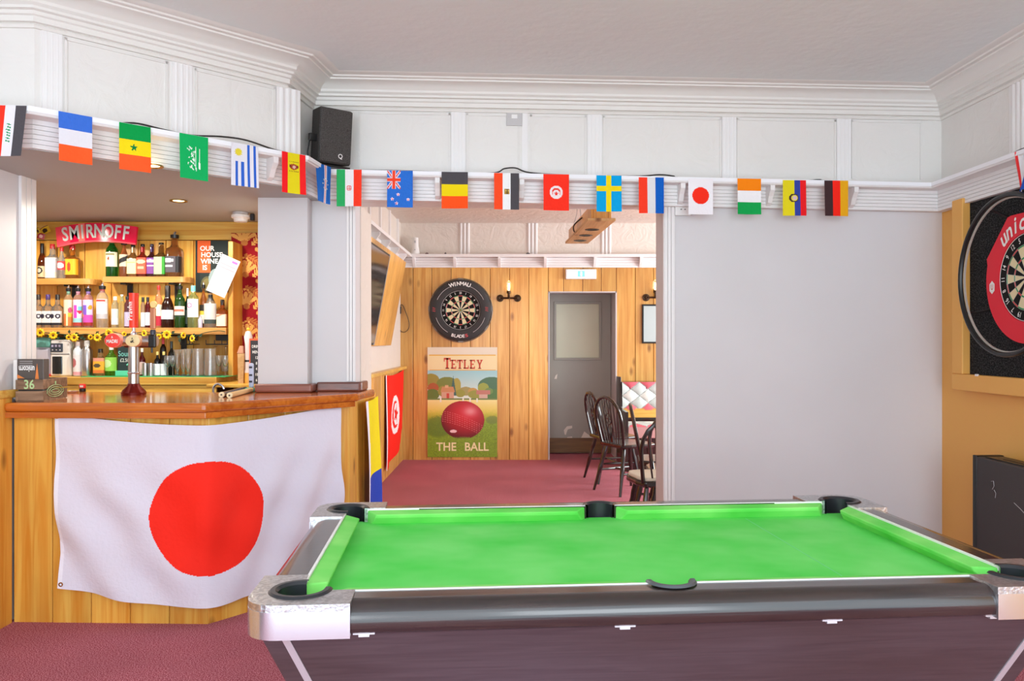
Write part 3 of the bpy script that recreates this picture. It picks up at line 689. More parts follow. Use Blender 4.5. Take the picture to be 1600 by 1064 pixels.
for i in range(72):
    a = 2*PI*i/72; d = (math.degrees(a)+360) % 360
    r = .338
    if 18 < d < 162: r = min(.375, .338/max(.5, math.cos(math.radians(((d-18) % 48)-24)))*.975) if d < 162 else .338
    out.append((r*math.cos(a), r*math.sin(a)))
inn = [(.228*math.cos(2*PI*i/72), .228*math.sin(2*PI*i/72)) for i in range(72)]
mb = MB(); n = 72; vs = []
for y_, ou in ((0, out), (-.045, out)): vs += [(p[0], y_, p[1]) for p in ou]
vs += [(p[0], -.045, p[1]) for p in inn]+[(p[0], 0, p[1]) for p in inn]
fs = []
for i in range(n):
    j = (i+1) % n; fs += [(i, j, n+j, n+i), (n+i, n+j, 2*n+j, 2*n+i), (2*n+i, 2*n+j, 3*n+j, 3*n+i)]
mb.add(vs, fs).build('surround', M_('red foam', S(226, 26, 48), .6), dbr)
mb = MB(); arc_text(mb, 'unicorn', .283, PI/2+.70, PI/2-.50, .12, .95, .018, .25, y=-.0465); mb.build('maker_lettering', white_ink, dbr)
hexa = [(.026*math.cos(PI/6+i*PI/3), .036*math.sin(PI/6+i*PI/3)) for i in range(6)]
for sx in (-1, 1):
    hb = MB().add([(sx*.283+x, -.047, z-.035) for x, z in hexa], [tuple(range(6))]).build('hexagon_badge', white_ink, dbr)
    mb = MB(); put_text(mb, 'U', Matrix.Translation((sx*.283, -.0475, -.035)) @ WALLM, .04, .8, .02); mb.build('badge_letter', red_ink, hb)
lr = thing('light_ring', 'black circular dartboard lamp ring standing off the right wall', 'lamp', (rw(4.12, .03), 4.12, cz+.01), RANG)
RR = .405; ry = -.155
mb = MB().tube([(RR*math.cos(t*PI/36), ry, RR*math.sin(t*PI/36)) for t in range(72)], .013, 8, True); mb.build('ring_tube', black_sat, lr, True)
mb = MB().tube([((RR-.012)*math.cos(t*PI/36), ry+.016, (RR-.012)*math.sin(t*PI/36)) for t in range(72)], .007, 6, True); mb.build('lamp_strip', M_('unlit lamp strip', S(168, 160, 150), .4), lr, True)
for a in (PI+.46, -.46, PI/2+.5, PI/2-.5):
    p = Vector((RR*math.cos(a), ry, RR*math.sin(a))); q = Vector((.345*math.cos(a), -.008, .345*math.sin(a)))
    MB().tube([p, p+Vector((0, .06, 0)), q], .009, 6).build('standoff_arm', black_sat, lr, True)

# black case leaning on the mustard wall
Yc = 4.43
cs = thing('black_case', 'flat black vinyl case standing against the mustard wall', 'case', (rw(3.7, .165), 3.7, 0), RANG)
MB().box(-.73, .75, 0, .145, 0.012, .752).build('case_body', leather, cs, bevel=.008)
MB().box(-.735, -.70, -.004, .149, .012, .757).build('edge_trim', black_sat, cs, bevel=.004)
MB().box(-.66, .75, .02, .12, .752, .758).build('lid', black_sat, cs, bevel=.003)
MB().box(-.55, -.36, .05, .085, .756, .7605).build('handle_slot', black, cs)
for x_ in (-.6, .6): MB().lathe([(.02, 0), (.02, .014)], 12, Matrix.Translation((x_, .07, 0))).build('rubber_foot', black, cs)
mb = MB()
for pts in (([-.57, .64], [-.55, .645], [-.545, .62], [-.56, .60]), ([-.545, .60], [-.53, .585], [-.535, .56]), ([-.38, .565], [-.33, .545], [-.3, .53])):
    mb.tube([(a, -.0015, b) for a, b in pts], .0013, 4)
mb.build('scuff_mark', grey_pl, cs)
# ---------------------------------------------------------------- bunting
FW, FH = .148, .212
def seg_at(px, seg, o=.012):
    a, b = offset_line(SL, o)[seg], offset_line(SL, o)[seg+1]; d = (b-a).normalized(); return Vector(hit(px, a, d)), d
def bflag(name_lbl, x0, x1, seg, col, lean=0.0, drop=0.0, curl=0.004, hh=FH, nx=44, ny=62, place=None):
    if place: c, d, w_ = place
    else:
        a, d = seg_at(x0, seg); b, _ = seg_at(x1, seg); c = (a+b)/2; w_ = (b-a).length
    zt_ = SHELF+zf(c.x, c.y)-.004-drop; ph = random.random()*6
    o = paint('bunting_flag', nx, ny, lambda u, v: ((u-.5)*w_+lean*v, -curl*(.3+v)*math.sin(u*3.4+ph+v*1.5)-.002-.004*v, -v*hh), col, cloth)
    o.location = (c.x, c.y, zt_); o.rotation_euler = (0, 0, math.atan2(d.y, d.x))
    tag(o, name_lbl, 'flag', 'national flags on the bunting'); return o
R_, W_, K_, Bl, Ye, Gr, Or = (240, 52, 34), (226, 223, 230), (78, 74, 78), (52, 108, 208), (240, 214, 20), (22, 160, 82), (246, 92, 40)
AS = FH/FW
def iraq(U, V):
    p = PT(U, V, W_); p.rect(0, .33, 0, 1, R_).rect(.66, 1, 0, 1, K_)
    for i in range(7): p.line(.45+.02*math.sin(i*2), .36+i*.055, .55, .38+i*.055, .018, AS, (40, 150, 90))
    return p.c
def horiz(a, b, c, cuts=(1/3, 2/3)):
    def f(U, V): return PT(U, V, a).rect(0, 1, cuts[0], 1, b).rect(0, 1, cuts[1], 1, c).c
    return f
def vert(a, b, c, cuts=(1/3, 2/3)):
    def f(U, V): return PT(U, V, a).rect(cuts[0], 1, 0, 1, b).rect(cuts[1], 1, 0, 1, c).c
    return f
def senegal(U, V): p = PT(U, V, 0); p.c = horiz((0, 152, 70), Ye, Or)(U, V); return p.star(.46, .5, .13, AS, (0, 120, 60)).c
def saudi(U, V):
    p = PT(U, V, (16, 172, 92)); rnd = random.Random(3)
    for i in range(26):
        x = .26+rnd.random()*.26; y = .26+i*.02; p.line(x, y, x+.1*(rnd.random()-.3), y+.03, .014, AS, (226, 244, 232))
    p.line(.55, .26, .57, .80, .012, AS, (226, 244, 232)); p.line(.69, .30, .69, .66, .012, AS, (226, 244, 232)); p.line(.69, .62, .70, .74, .03, AS, (226, 244, 232))
    return p.c
def uruguay(U, V):
    p = PT(U, V, W_)
    for x, v0 in ((.15, .42), (.37, .42), (.59, 0), (.81, 0)): p.rect(x, x+.1, v0, 1, (46, 96, 196))
    return p.star(.27, .2, .15, AS, (226, 206, 60), 12, inner=.7).c
def spain(U, V):
    p = PT(U, V, 0); p.c = vert((240, 30, 34), (226, 208, 26), (240, 34, 36), (.25, .75))(U, V)
    p.ell(.5, .34, .17, .075, (170, 74, 40)).ell(.52, .34, .07, .04, (222, 180, 160)).ell(.36, .33, .05, .04, (130, 50, 40)).ell(.66, .33, .05, .04, (130, 50, 40))
    for i in range(6): p.ell(.33+.07*i, .22, .02, .012, (120, 60, 30)).ell(.33+.07*i, .45, .02, .012, (120, 60, 30))
    return p.c
def verde(U, V):
    p = PT(U, V, (30, 100, 186)); p.rect(.52, .58, 0, 1, W_).rect(.58, .64, 0, 1, (224, 60, 50)).rect(.64, .7, 0, 1, W_)
    for i in range(8):
        a = i*PI/4; p.star(.61+.2*math.cos(a), .5+.15*math.sin(a), .04, AS, (226, 220, 190))
    return p.c
def iran(U, V):
    p = PT(U, V, 0); p.c = vert((46, 172, 96), (238, 234, 234), (250, 60, 36), (.35, .68))(U, V)
    p.ell(.5, .5, .1, .07, (232, 80, 70)).ell(.5, .5, .075, .05, (240, 226, 226)).rect(.42, .6, .495, .51, (226, 60, 50)).rect(.49, .52, .44, .56, (226, 60, 50)); return p.c
def nz(U, V):
    p = PT(U, V, (44, 110, 206)); q = (U < .52) & (V < .5)
    u, v = U/.52, V/.5
    dg = np.minimum(np.abs(u-v), np.abs(u+v-1)); p.put(q & (dg < .13), W_).put(q & (dg < .05), (230, 60, 60))
    p.put(q & ((np.abs(u-.5) < .17) | (np.abs(v-.5) < .12)), W_).put(q & ((np.abs(u-.5) < .1) | (np.abs(v-.5) < .07)), (240, 70, 44))
    for x, y in ((.43, .65), (.2, .78), (.82, .78), (.37, .89)): p.star(x, y, .085, AS, (250, 220, 230)).star(x, y, .045, AS, (226, 80, 90))
    return p.c
def egypt(U, V): p = PT(U, V, 0); p.c = vert((248, 76, 34), (240, 240, 240), K_)(U, V); return p.rect(.41, .62, .43, .58, (170, 130, 50)).rect(.45, .58, .46, .5, (220, 200, 120)).rect(.5, .54, .43, .58, (90, 70, 40)).c
def tunisia(U, V): return PT(U, V, (250, 50, 30)).ell(.5, .5, .26, .26/AS, (240, 226, 226)).ell(.5, .5, .17, .17/AS, (236, 60, 44)).ell(.5, .535, .145, .145/AS, (240, 226, 226)).star(.5, .54, .1, AS, (230, 50, 40)).c
def sweden(U, V): return PT(U, V, (0, 160, 222)).rect(.38, .58, 0, 1, Ye).rect(0, 1, .29, .44, Ye).c
def japan(U, V): return PT(U, V, (240, 236, 240)).ell(.5, .48, .34, .34/AS, (248, 46, 26)).c
def ecuador(U, V): return PT(U, V, (226, 210, 30)).rect(.5, .75, 0, 1, (52, 66, 156)).rect(.75, 1, 0, 1, (232, 28, 34)).ell(.47, .5, .2, .12, (70, 50, 40)).ell(.5, .5, .14, .085, (226, 206, 90)).ell(.51, .5, .09, .055, (210, 180, 200)).c
for l_, a, b, s_, f_, kw in (
    ('partly cropped bunting flag with red, white and black bands and green script', -6, 36, 1, iraq, dict(lean=-.02)),
    ('bunting flag hung sideways in blue, white and red bands over the bar', 91, 144, 2, horiz((60, 110, 208), W_, Or), {}),
    ('green, yellow and red bunting flag with a green star', 186, 235, 2, senegal, {}),
    ('green bunting flag with white script and a sword', 280, 325, 2, saudi, {}),
    ('white bunting flag with blue stripes and a yellow sun', 361, 403, 2, uruguay, {}),
    ('red and yellow striped bunting flag with a coat of arms beside the speaker', 440, 477, 2, spain, {}),
    ('blue bunting flag turned edge-on at the wall corner below the speaker', 499, 512, 3, verde, {}),
    ('green, white and red vertical striped bunting flag with a small red emblem', 526, 565, 4, iran, {}),
    ('blue bunting flag with a small union cross and four stars', 605, 645, 4, nz, {}),
    ('bunting flag hung sideways in black, yellow and red bands', 690, 731, 4, horiz(K_, (238, 212, 14), (252, 84, 26)), {}),
    ('red, white and black bunting flag with a gold eagle', 772, 811, 4, egypt, {}),
    ('red bunting flag with a crescent and star in a white disc', 849, 889, 4, tunisia, {}),
    ('sky blue bunting flag with a yellow cross', 932, 971, 4, sweden, {}),
    ('red, white and blue vertical striped bunting flag above the opening jamb', 998, 1037, 4, vert((246, 60, 34), (222, 220, 222), (10, 92, 190)), dict(drop=.006)),
    ('white bunting flag with a plain red disc', 1075, 1114, 4, japan, dict(drop=.006)),
    ('bunting flag hung sideways in orange, white and green bands', 1152, 1189, 4, horiz((248, 134, 14), (240, 238, 240), (14, 160, 76)), {}),
    ('yellow, blue and red bunting flag with a crest', 1223, 1259, 4, ecuador, dict(drop=.003)),
    ('black, red and gold vertical striped bunting flag', 1288, 1325, 4, vert((64, 42, 44), (246, 38, 24), (232, 168, 26)), {})):
    if 'edge-on' in l_: bflag(l_, a, b, s_, f_, place=(seg_at(505, 3)[0], (seg_at(505, 3)[1]+Vector((.35, 0))).normalized(), .14), curl=.01)
    elif s_ == 1: bflag(l_, a, b, s_, f_, place=(seg_at(17, 1)[0], seg_at(17, 1)[1], .13), **kw)
    else: bflag(l_, a, b, s_, f_, **kw)
c5, d5 = seg_at(1600, 5)
bflag('curled red, white and blue bunting flag on the right wall', 0, 0, 5, vert((236, 60, 60), (240, 240, 244), (30, 84, 190), (.12, .38)), place=(c5, d5, .15), curl=.03)
# tape carrying the flags
tl = offset_line(SL, .007); pts = [tuple(tl[1]), tuple(tl[2]), tuple(tl[3]), tuple(tl[4]), tuple(tl[5]), tuple(tl[6])]
mb = MB(); sweep(mb, pts, [(0, SHELF-.024), (.002, SHELF-.024), (.002, SHELF-.002), (0, SHELF-.002)], zf)
tag(mb.build('bunting_tape', tape_m), 'white tape of the bunting tacked along the shelf edge', 'bunting')

# cables on the shelf
cl = offset_line(SL, -.05)
def on_shelf(px, seg, dz=.005, o=-.05):
    a, b = offset_line(SL, o)[seg], offset_line(SL, o)[seg+1]; q = Vector(hit(px, a, (b-a).normalized())); return (q.x, q.y, SHELF+zf(q.x, q.y)+dz)
def smooth_pts(P, n=6):
    out = []; P = [Vector(p) for p in P]
    for i in range(len(P)-1):
        p0, p1, p2, p3 = P[max(i-1, 0)], P[i], P[i+1], P[min(i+2, len(P)-1)]
        for k in range(n):
            t = k/n; out.append(.5*((2*p1)+(p2-p0)*t+(2*p0-5*p1+4*p2-p3)*t*t+(3*p1-p0-3*p2+p3)*t**3))
    return out+[P[-1]]
P = [on_shelf(185, 2), on_shelf(215, 2, .02), on_shelf(260, 2, .012), on_shelf(300, 2, .01), on_shelf(345, 2, .03), on_shelf(385, 2, .035), on_shelf(430, 2, .012), on_shelf(466, 2, .008), on_shelf(478, 2, .006)]
tag(MB().tube(smooth_pts(P), .0045, 6).build('cable', cable_m, smooth=True), 'black cable looping along the shelf over the bar', 'cable')
P = [on_shelf(556, 4), on_shelf(580, 4, .008), on_shelf(640, 4, .008), on_shelf(700, 4, .006), on_shelf(770, 4, .008), on_shelf(788, 4, .035), on_shelf(806, 4, .04), on_shelf(826, 4, .016), on_shelf(880, 4, .006), on_shelf(990, 4, .008), on_shelf(1030, 4, .02), on_shelf(1052, 4, .014), on_shelf(1060, 4, .006), on_shelf(1120, 4, .006), on_shelf(1220, 4, .005), on_shelf(1262, 4, .006), on_shelf(1280, 4, .012), on_shelf(1300, 4, .005), on_shelf(1420, 4)]
tag(MB().tube(smooth_pts(P), .0045, 6).build('cable', cable_m, smooth=True), 'long black cable lying on the shelf over the opening', 'cable')
P = [on_shelf(1530, 5), on_shelf(1570, 5, .01), on_shelf(1600, 5, .02), on_shelf(1640, 5, .006)]
tag(MB().tube(smooth_pts(P), .0045, 6).build('cable', cable_m, smooth=True), 'dark cable on the shelf of the right wall', 'cable')

# loudspeaker on the shelf corner
sp_ = on_shelf(528, 4, 0, -.06)
spk = thing('loudspeaker', 'black loudspeaker perched on the shelf corner above the bar', 'loudspeaker', (sp_[0], sp_[1]-.1, SHELF), math.radians(38))
T = Matrix.Translation((0, 0, .02)) @ Matrix.Rotation(math.radians(6), 4, 'X')
MB().prism([(-.1, 0), (.1, 0), (.08, .15), (-.08, .15)], 0, .31, T).build('cabinet', char, spk, bevel=.008)
MB().box(-.097, .097, -.012, 0, .006, .304, T).build('grille', grille, spk, bevel=.008)
mb = MB(); put_text(mb, 'Q', T @ Matrix.Translation((.03, -.0128, .045)) @ WALLM, .036, 1, .01); mb.build('maker_badge', white_ink, spk)
MB().box(-.135, -.08, .04, .07, .12, .16, T).build('bracket_plate', black_sat, spk, bevel=.003)
MB().tube([(-.125, .055, .15), (-.135, .06, .08), (-.13, .06, .0)], .004, 6).build('bracket_rod', black_sat, spk)
MB().box(-.1, .1, 0, .14, 0, .012).build('bracket_base', black_sat, spk)

# switch and socket
def wallplate(name, lbl, x0, x1, y0, y1, o, kind):
    a = part_pt(x0, o); b = part_pt(x1, o); Yc_ = (a.y+b.y)/2; w_ = (b-a).length; h_ = (y1-y0)/F*Yc_
    t = thing(name, lbl, 'socket' if kind else 'switch', ((a.x+b.x)/2, Yc_, Z_((y0+y1)/2, Yc_)), PANG)
    MB().box(-w_/2, w_/2, -.012, 0, -h_/2, h_/2).build('faceplate', white_pl if kind else grey_pl, t, bevel=.003)
    if kind:
        for x, z, w2, h2 in ((0, .012, .005, .012), (-.012, -.008, .009, .005), (.012, -.008, .009, .005)): MB().box(x-w2/2, x+w2/2, -.0125, -.011, z-h2/2, z+h2/2).build('pin_slot', black, t)
    else:
        MB().box(-.018, .018, -.016, -.011, -.008, .016).build('rocker', white_pl, t, bevel=.002)
        for x in (-.032, .032): MB().lathe([(.003, 0), (.003, .002)], 8, Matrix.Translation((x, -.012, 0)) @ Matrix.Rotation(PI/2, 4, 'X')).build('screw', steel, t)
wallplate('fused_switch', 'grey square switch plate high on the white frieze', 791, 816, 171, 197, 0, 0)
wallplate('wall_socket', 'white power socket beside the opening under the shelf', 1054, 1079, 314, 337, .012, 1)

# ---------------------------------------------------------------- big flags
def cloth_flag(lbl, nx, ny, pos, col, grp='large cloth flags'):
    o = paint('wall_flag', nx, ny, pos, col, cloth); tag(o, lbl, 'flag', grp); return o
def bar_path(s, o):                           # walk along the bar front from px 85
    dAB = (B_-A).normalized(); dBC = (Cc-B_).normalized()
    nb = lambda d: Vector((d.y, -d.x))
    L1 = .742
    if s < L1-.04: p = B_-dAB*(L1-s); return p+nb(dAB)*o
    if s > L1+.04: p = B_+dBC*(s-L1); return p+nb(dBC)*o
    t = (s-L1+.04)/.08; a = B_-dAB*.04+nb(dAB)*o; b = B_+dBC*.04+nb(dBC)*o; m = B_+(nb(dAB)+nb(dBC)).normalized()*o*1.1
    return a*(1-t)**2+m*2*t*(1-t)+b*t*t
FL = 1.545
def jp_pos(u, v):
    s = u*FL+.03*(1-u)*v+(-.015*u*v)
    zt_ = 1.022-.053*math.sin(min(1, u/.48)*PI/2) if u < .48 else .969+.05*((u-.48)/.52)**1.6
    zb_ = .185-.095*math.sin(min(1, u/.5)*PI/2) if u < .5 else .09+.05*((u-.5)/.5)**2
    z = zt_+(zb_-zt_)*v
    w1 = (1-u)**1.2; w2 = u**1.2
    f = .020*math.sin((u*7-v*3.0)*3.6+.6)*w1*min(1, 2.2*v)+.024*math.sin((u*10+v*2.6)*3.4)*w2*min(1, 2*v)
    f += .004*math.sin(u*31+v*7)*v+.003*math.sin(v*23-u*11)
    f += .012*math.exp(-((u-.48)/.02)**2)*.2
    p = bar_path(s, .024+max(0, f+.022)*min(1, .25+v*2)); return (p.x, p.y, z)
def jp_col(U, V):
    p = PT(U, V, (218, 213, 226)); p.put(((U-.482)*FL)**2+((V-.515)*.88)**2 < .276**2, (244, 44, 30)); p.rect(0, .012, 0, 1, (232, 228, 238)); return p.c
jf = cloth_flag('large white flag with a red disc draped over the bar front', 420, 230, jp_pos, jp_col)
for u_, v_ in ((.008, .012), (.01, .975)):
    p = jp_pos(u_, v_); MB().lathe([(.006, 0), (.011, 0), (.011, .002), (.006, .002)], 12, Matrix.Translation((p[0], p[1]-.003, p[2])) @ Matrix.Rotation(PI/2, 4, 'X'), cap=False).build('eyelet', brass, jf)
XF = BKX+.034
def tn_pos(u, v):
    y_ = 8.02+u*1.3-.06*v*(1-u); zt_ = 1.035+.012*u-.04*math.sin(u*PI)*.6; zb_ = .1+.15*u**1.3
    return (XF+.012+.014*math.sin(u*9+v*2.5)*(.3+v)+.02*v*math.exp(-((u-.12)/.1)**2), y_, zt_+(zb_-zt_)*v)
def tn_col(U, V):
    p = PT(U, V, (240, 38, 28)); a = 1.3/.9
    d = np.hypot((U-.52)*a, V-.5); p.put(d < .24, (240, 232, 234)); p.put(d < .17, (232, 44, 36)); p.put(np.hypot((U-.56)*a, V-.5) < .14, (240, 232, 234))
    p.star(.55, .5, .085, 1/a, (226, 44, 40), rot=0); p.rect(0, .03, 0, 1, (238, 234, 236)); return p.c
cloth_flag('large red flag with crescent and star in a white disc on the far room dado', 90, 60, tn_pos, tn_col)
def ua_pos(u, v):
    y_ = 4.88+u*.5+.06*v*(1-u)*1.2; return (-.885+.008+.010*math.sin(u*5+v*4)+.012*v, y_, 1.012-.93*v)
def ua_col(U, V):
    p = PT(U, V, (232, 214, 20)); p.put(V > .51, (34, 66, 178)); p.put(U < .1+.18*np.maximum(0, V-.2), (232, 228, 240)); return p.c
cloth_flag('long yellow and blue flag hung on the end of the bar', 40, 80, ua_pos, ua_col)
# ---------------------------------------------------------------- back bar
YU, YM, YLc = 5.575, 5.455, 5.40               # depth of the bottles on upper, middle and lower shelves
ZU1, ZU2, ZM, ZL = Z_(435, 5.50), Z_(432, 5.50), Z_(512, 5.40), Z_(589, 5.3)
pine_s = wood('shelf pine', S(238, 180, 100), S(206, 142, 66), 'x', .4, True, .1, .1)
def shelf_board(lbl, x0, x1, y0, z, t, roundr=False, group='back bar shelves'):
    o = thing('bar_shelf', lbl, 'shelf', ((x0+x1)/2, y0, z-t), 0, group); L = (x1-x0)/2; d = Yb-.008-y0
    poly = [(-L, d), (-L, 0)]+([(L-.06, 0)]+arc(L-.06, .06, .06, -PI/2, 0, 6) if roundr else [(L, 0)])+[(L, d)]
    MB().prism(poly, 0, t).build('board', pine_s, o, bevel=.003)
    for xx in (-L*.55, L*.6): MB().prism([(.02, -.012), (d-.012, -.012), (d-.012, -.1), (d, -.1), (d, 0), (.02, 0)], -.018, .018, Matrix.Translation((xx, 0, 0)) @ Matrix(((0, 0, 1, 0), (1, 0, 0, 0), (0, 1, 0, 0), (0, 0, 0, 1)))).build('shelf_bracket', black_sat, o)
    return o
shelf_board('short upper pine shelf with four spirit bottles', -3.75, X_(143, 5.5), 5.50, ZU1, .04, True)
shelf_board('upper pine shelf with a rounded end and whiskey bottles', X_(160, 5.5), X_(292, 5.5), 5.50, ZU2, .04, True)
o = shelf_board('long middle pine shelf lined with bottles', -3.75, X_(357, 5.45), 5.40, ZM, .045)
# right-hand post and lower back counter
tag(MB().box(X_(356.5, 5.42), X_(364, 5.42), 5.42, Yb-.008, ZL, Z_(377, 5.42)).build('shelf_post', pine, bevel=.003), 'pine upright post at the right end of the bar shelves', 'post')
lc = thing('back_counter', 'low pine counter behind the bar with drawer fronts', 'counter', (-2.945, 5.25, 0))
MB().box(-1.035, 1.035, 0, .38, ZL-.05, ZL).build('worktop', pine_x, lc, bevel=.003)
for i in range(4): MB().box(-1.035+i*.5175, -1.039+(i+1)*.5175, .012, .03, ZL-.125, ZL-.053).build('drawer_front', pine_x, lc, bevel=.003)
MB().box(-1.02, 1.02, .05, .37, 0, ZL-.05).build('carcass', dark_gap, lc)
tag(MB().box(X_(130, 5.3), X_(355, 5.3), 5.27, 5.5, ZL, ZL+.004).build('bar_mat', M_('green mat', S(60, 168, 100), .8)), 'thin green mat under the glasses on the back counter', 'mat')
ZL2 = ZL+.004
# bottles
_gl = {}
def glass(col):
    if col not in _gl: _gl[col] = M_('bottle glass %d %d %d' % col, S(*col), .05, trans=.85 if max(col) > 90 else .5, ior=1.3, coat=.3)
    return _gl[col]
_sm = {}
def solid(col, rough=.35):
    if (col, rough) not in _sm: _sm[(col, rough)] = M_('colour %d %d %d' % col, S(*col), rough)
    return _sm[(col, rough)]
SH = {'round': [(0, .0), (.9, 0), (1, .02), (1, .56), (.93, .62), (.55, .70), (.36, .76), (.33, .94)],
      'square': [(0, 0), (.95, 0), (1, .02), (1, .56), (.9, .62), (.5, .67), (.38, .72), (.36, .93)],
      'wine': [(0, 0), (.93, 0), (1, .02), (1, .58), (.92, .65), (.5, .73), (.36, .79), (.34, .96)],
      'tall': [(0, 0), (.95, 0), (1, .015), (1, .68), (.85, .73), (.42, .8), (.37, .95)],
      'flask': [(0, 0), (.92, 0), (1, .02), (1.0, .45), (.9, .55), (.62, .66), (.35, .75), (.32, .93)],
      'tube': [(0, 0), (.95, 0), (1, .02), (1, .72), (.8, .78), (.5, .84), (.45, .95)]}
def band_col(bands, marks):
    def f(U, V):
        p = PT(U, V, bands[0][1])
        for fr_, c in bands[1:]: p.rect(0, 1, fr_, 1, c)
        for m_ in marks or []:
            if m_[0] == 'e': p.ell(*m_[1:])
            elif m_[0] == 'r': p.rect(*m_[1:])
            elif m_[0] == 'd': p.put((V+U*.45 > m_[1]) & (V+U*.45 < m_[2]), m_[3])
            elif m_[0] == 's': p.star(m_[1], m_[2], m_[3], 1.5, m_[4])
        return p.c
    return f
def bottle(lbl, cx, w_, ytop, Z, Y, yb, col, shape='round', cap=((20, 20, 22), .12), lab=(.12, .5, [(0, (235, 230, 215))], None), pour=False, capr=.42, grp='bottles on the back bar', neck=None):
    s_ = Y/F; r = w_/2*s_; H = (yb-ytop)*s_; x = X_(cx, Y); t = thing('bottle', lbl, 'bottle', (x, Y, Z), 0, grp)
    sq = 6 if shape == 'square' else 0; prof = [(max(a*r, 1e-4), b*H) for a, b in SH[shape]]
    MB().lathe(prof, 24, None, sq).build('glass_body', glass(col) if isinstance(col, tuple) else col, t, True, angle=50)
    cc, ch = cap; nr = prof[-1][0]; zc = H*(1-ch)
    if pour:
        MB().lathe([(nr*1.5, H*.86), (nr*1.6, H*.93), (nr*1.1, H*.94)], 12).build('pourer_collar', solid((24, 22, 24)), t, True)
        MB().tube([(0, 0, H*.93), (0, 0, H*.97), (nr*.5, -nr*.3, H*1.0)], [nr*.6, nr*.5, nr*.35], 8).build('pourer_spout', chrome, t, True)
    else: MB().lathe([(capr*r, zc), (capr*r*1.03, zc+ch*H*.1), (capr*r*1.0, H*.99), (capr*r*.9, H)], 14).build('cap', solid(cc), t, True)
    if neck: MB().lathe([(prof[-1][0]*1.12, H*neck[1]), (prof[-1][0]*1.12, H*neck[2])], 14).build('neck_sleeve', solid(neck[0]), t, True)
    if lab:
        z0, z1, bands, marks = lab; k = 1.02
        def rf(a): return 1/((abs(math.cos(a))**sq+abs(math.sin(a))**sq)**(1/sq)) if sq else 1
        def pos(u, v):
            a = math.radians(190+160*u); return (r*k*rf(a)*math.cos(a), r*k*rf(a)*math.sin(a), (z1+(z0-z1)*v)*H)
        paint('label', 24, 24, pos, band_col(bands, marks), paper, t)
    return t
CL = (238, 240, 236); AM = (176, 92, 36); DG = (26, 74, 34); DK = (40, 22, 20)
cream_l = (240, 232, 200); wht = (236, 234, 236)
bottle('amber whisky bottle with a long black cap at the end of the short shelf', 66, 13, 379, ZU1, YU, 435, (150, 74, 30), 'flask', ((26, 26, 28), .34), (.05, .36, [(0, (212, 190, 150))], [('e', .4, .4, .3, .3, (40, 36, 30)), ('e', .4, .4, .2, .2, (220, 210, 190))]))
bottle('bottle with a big white label and red cap on the short shelf', 82, 17, 380, ZU1, YU, 435, CL, 'square', ((206, 40, 52), .14), (.03, .60, [(0, (226, 224, 232)), (.7, (236, 232, 214))], [('r', .3, .7, .4, .6, (206, 200, 222))]))
bottle('small clear bottle with a red and white label beside the gold-label bottle', 96.5, 12.5, 386, ZU1, YU-.04, 435, CL, 'round', ((200, 30, 36), .12), (.28, .55, [(0, (206, 60, 64))], [('e', .5, .5, .35, .35, (232, 214, 220))]))
bottle('whisky liqueur bottle with a gold label and red flame figure', 113, 20, 382, ZU1, YU, 435, (216, 150, 70), 'square', ((200, 36, 44), .12), (.12, .58, [(0, (232, 176, 44))], [('e', .5, .5, .09, .28, (206, 66, 34))]))
bottle('tall green whiskey bottle with a cream label', 175, 18, 365, ZU2, YU, 433, (28, 120, 48), 'wine', ((34, 24, 20), .16), (.24, .57, [(0, cream_l)], [('e', .45, .45, .06, .12, (150, 60, 40)), ('r', .2, .8, .1, .2, (140, 130, 90))]), neck=((226, 214, 170), .68, .82))
bottle('blended whisky bottle with a slanted black label', 194, 14, 374, ZU2, YU, 433, (214, 140, 96), 'flask', ((22, 22, 24), .14), (.28, .6, [(0, (216, 196, 170))], [('d', .5, .9, (36, 34, 36))]), capr=.62)
jd = dict(shape='square')
bottle('square whiskey bottle with a cream honey label', 208, 15, 381, ZU2, YU, 433, (196, 150, 90), 'square', ((24, 22, 22), .1), (.1, .55, [(0, (234, 220, 164))], [('r', .25, .75, .2, .3, (204, 186, 120))]), neck=((234, 226, 190), .74, .88))
bottle('square whiskey bottle with an orange red label', 223, 15, 381, ZU2, YU, 433, (190, 70, 50), 'square', ((30, 24, 26), .08), (.1, .58, [(0, (230, 92, 66))], [('e', .5, .25, .3, .12, (244, 190, 160)), ('r', .3, .7, .55, .7, (244, 170, 140))]), neck=((204, 40, 50), .76, .9))
bottle('square whiskey bottle with a purple label', 237.5, 13, 381, ZU2, YU, 433, (110, 50, 60), 'square', ((40, 30, 60), .08), (.1, .58, [(0, (124, 70, 146))], [('e', .5, .2, .36, .1, (226, 206, 232)), ('r', .25, .75, .45, .55, (214, 190, 226))]), neck=((78, 52, 122), .76, .9))
bottle('square whiskey bottle with a pale green apple label', 252, 18, 379, ZU2, YU, 433, (160, 120, 60), 'square', ((24, 24, 22), .05), (.08, .58, [(0, (176, 208, 160))], [('r', .68, 1, 0, 1, (54, 150, 50)), ('e', .35, .4, .1, .1, (226, 244, 160))]))
bottle('large square whiskey bottle with a black label and pourer', 273, 23, 362, ZU2, YU, 433, (180, 126, 70), 'square', ((20, 20, 20), .1), (.1, .45, [(0, (84, 80, 88))], [('r', .66, 1, 0, 1, (34, 32, 36)), ('e', .35, .25, .25, .12, (220, 216, 220)), ('r', .12, .55, .55, .68, (196, 192, 200))]), True)
g3 = ('dark', 'purple', 'black')
